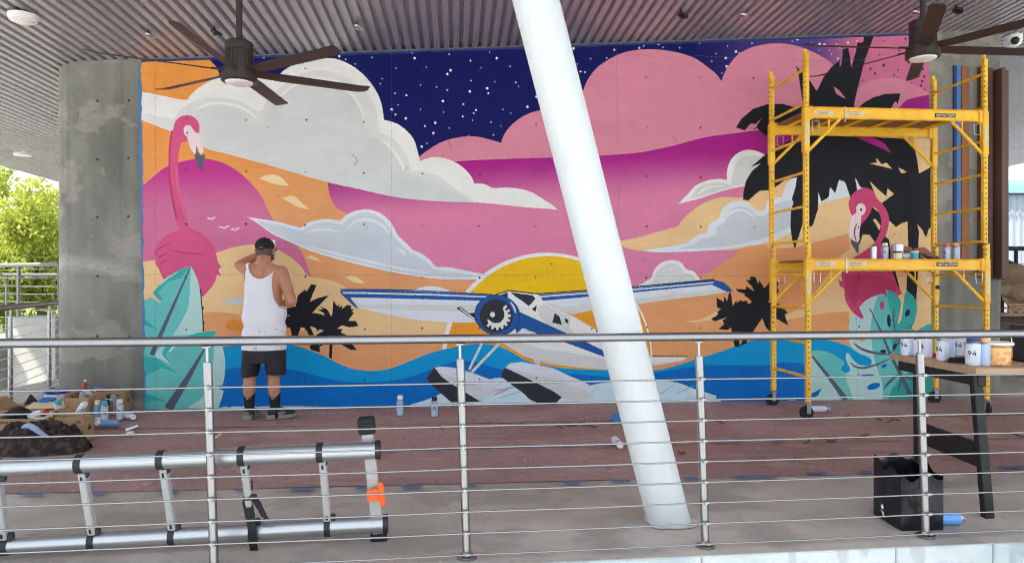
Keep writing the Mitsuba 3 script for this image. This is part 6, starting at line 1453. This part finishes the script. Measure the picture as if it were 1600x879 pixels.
far_rail('ramp_railing', 'upper steel railing of the ramp in front of the trees at the left', (-10.4, 13.0, 0), (-7.2, 11.2, 0), 4, 1.62, 0.55, 8, 0.030)
far_rail('ramp_railing', 'lower steel railing of the ramp behind the left side railing', (-11.6, 12.2, 0), (-7.0, 12.4, 0), 6, 1.46, 0.40, 8, 0.024)
struct('ramp', cbox((7.5, 5.5, 0.9), (-10.3, 13.6, -0.26), 0.01), 'm_concrete_pale', 'pale concrete ramp under the trees beyond the left railing')

# ------------------------------------------------------------------ trees
def tree(lab, x, y, z0, h, r, n, mat, seed, group=None):
    rr = np.random.default_rng(seed); k = thing('tree', lab, 'tree', group)
    base = np.array([x, y, z0])
    tr_ = [sweep([base + [0.05 * math.sin(i), 0.04 * math.cos(i * 1.3), h * 0.55 * i / 8] for i in range(9)], np.linspace(0.13, 0.05, 9), 10)]
    tips = []
    for i in range(16):
        a = rr.uniform(0, 6.283); el = rr.uniform(0.25, 1.2)
        s = base + [0, 0, h * rr.uniform(0.22, 0.5)]
        e = s + np.array([math.cos(a) * math.cos(el), math.sin(a) * math.cos(el), math.sin(el)]) * rr.uniform(0.45, 0.85) * r * 1.1
        tr_.append(sweep([s + (e - s) * t + [0, 0, 0.10 * math.sin(t * 3)] for t in np.linspace(0, 1, 6)], np.linspace(0.04, 0.010, 6), 6))
        tips.append(e)
    obj('trunk', cat_(tr_), 'm_bark', k, smooth=50)
    cl = []
    for i in range(34):
        d = rr.normal(size=3); d /= np.linalg.norm(d)
        c = base + [0, 0, h * 0.62] + d * np.array([r, r, h * 0.36]) * rr.uniform(0.35, 1.0) ** 0.6
        cl.append((c, rr.uniform(0.22, 0.46) * r))
    cl += [(t, 0.3 * r) for t in tips]
    per = n // len(cl)
    P_, S_ = [], []
    for c, s in cl:
        q = rr.normal(size=(per, 3)); q /= np.linalg.norm(q, axis=1, keepdims=True)
        P_.append(c + q * (s * rr.uniform(0.25, 1.0, (per, 1)) ** 0.5) * [1, 1, 0.72])
    P_ = np.vstack(P_); N_ = len(P_)
    a = rr.normal(size=(N_, 3)); a /= np.linalg.norm(a, axis=1, keepdims=True)
    b = np.cross(a, rr.normal(size=(N_, 3))); b /= np.linalg.norm(b, axis=1, keepdims=True)
    Ls = rr.uniform(0.055, 0.11, (N_, 1)); Ws = Ls * 0.42
    V = np.stack([P_ - a * Ls, P_ + b * Ws, P_ + a * Ls, P_ - b * Ws], 1).reshape(-1, 3)
    o = np.arange(N_)[:, None] * 4
    f = np.vstack([o + [0, 1, 2], o + [0, 2, 3]])
    obj('crown', trimesh.Trimesh(V, f, process=False), mat, k)
    return k
tree('tall bright green tree at the left edge, rising nearest the roof', -13.35, 18.6, -0.9, 6.5, 1.2, 11500, 'm_leaf', 1)
tree('bright green tree just left of the rounded wall end', -11.75, 17.6, -0.9, 5.0, 1.25, 11500, 'm_leaf', 2)
tree('yellow green tree low behind the ramp railing between two others', -12.6, 16.2, -0.9, 3.4, 1.2, 9500, 'm_leaf2', 3)
tree('darker green tree far behind the bright ones at the left', -16.5, 23.0, -0.9, 4.3, 2.0, 13000, 'm_leaf2', 4)
tree('pale green tree half hidden by the rounded wall end', -13.2, 21.5, -0.9, 4.0, 1.6, 12000, 'm_leaf', 5)

# ------------------------------------------------------------------ buildings and yard at the right
hb = thing('shed', 'pale corrugated building with a light blue curved roof at the far right', 'building')
hx0, hx1, hy = 17.0, 27.0, 25.0
n = 160
prof = []
for i in range(n + 1):
    x = hx0 + (hx1 - hx0) * i / n
    prof.append((x, hy + (0.03 if (i // 2) % 2 else 0.0)))
Vv_ = np.array([(x, y, z) for x, y in prof for z in (-0.75, 4.42)])
ff = [w for i in range(n) for w in ((2 * i, 2 * i + 2, 2 * i + 3), (2 * i, 2 * i + 3, 2 * i + 1))]
obj('front_wall', trimesh.Trimesh(Vv_, np.array(ff), process=False), 'm_shed', hb)
obj('core', cbox((hx1 - hx0 - 0.05, 8, 5.15), ((hx0 + hx1) / 2, hy + 4.06, 1.83), 0.02), 'm_shed', hb)
rp = Polygon([(0.0, 4.46), (0.3, 4.78), (1.0, 5.05), (2.4, 5.2), (4.0, 5.24), (8.2, 5.24), (8.2, 4.46)])
rm = prism(rp, hx1 - hx0 + 0.3)
obj('roof', moved(rm, np.column_stack([[0, 1.0, 0], [0, 0, 1.0], [1.0, 0, 0]]), (hx0 - 0.15, hy - 0.18, 0)), 'm_shed_roof', hb)
obj('eave_trim', cat_([cbox((0.09, 0.05, 0.07), (hx0 + 0.15 * i, hy - 0.22, 4.42), 0.01) for i in range(66)]), 'm_black_metal', hb, kind='stuff')
far_rail('yard_railing', 'dark steel railing in front of the pale building at the right edge', (8.6, 13.6, 0), (14.5, 13.9, 0), 6, 1.98, 1.0, 2, 0.035, 'm_black_metal')
k = thing('stair_handrail', 'dark sloping stair handrail at the right edge', 'handrail')
a, b = at(1566, 405, 12.6), at(1660, 447, 12.6)
obj('rail', tube(a, b, 0.04, n=14), 'm_black_metal', k, smooth=40)
obj('post', tube([a[0], a[1], -0.7], a, 0.03, n=12), 'm_black_metal', k, smooth=40)
obj('post', tube([b[0] - 0.02, b[1], -0.7], b - [0.02, 0, 0], 0.03, n=12), 'm_black_metal', k, smooth=40)
k = thing('mesh_fence', 'rusty wire mesh panel beyond the end of the wall at the right', 'fence')
ws = []
for i in range(16):
    x = at(1553 + i * 7.5, 450, 11.4)[0]
    ws.append(tube([x, 11.4, 0.7], [x, 11.4, 1.5], 0.010, n=6))
for z in np.linspace(0.72, 1.49, 9): ws.append(tube([7.65, 11.4, z], [9.4, 11.4, z], 0.010, n=6))
for i, w_ in enumerate(ws): obj('wire', w_, 'm_rust', k)
pl_ = thing('planter', 'brown woven planter ledge with a tan edge beyond the end of the wall', 'planter')
pz = at(1570, 475, 10.2)[2]
obj('base', cbox((2.4, 0.9, pz - 0.12 + 0.75), (8.35, 10.75, (pz - 0.20 - 0.75) / 2), 0.01), 'm_brown_metal', pl_)
obj('edge', cbox((2.5, 0.10, 0.05), (8.40, 10.26, pz - 0.155), 0.006), 'm_board', pl_)
wvn = []
for i in range(34):
    for j in range(3):
        x = 7.28 + i * 0.062 + (0.031 if j % 2 else 0)
        wvn.append(moved(trimesh.creation.icosphere(1, 0.035), np.diag([1.3, 0.6, 0.7]), (x, 10.3, pz - 0.095 + j * 0.042)))
obj('weave', cat_(wvn), 'm_card', pl_, kind='stuff')
single('hay_mound', moved(crumple(0.42, 61, 4, 0.8), None, (8.02, 10.9, pz - 0.12)), 'm_board', 'rounded tan mound above the woven planter at the right edge', 'mound', smooth=True)
single('bench', cbox((2.6, 0.5, 0.42), (8.1, 9.55, 0.60), 0.02), 'm_brown_metal', 'dark brown bench behind the orange tub at the right edge', 'bench')
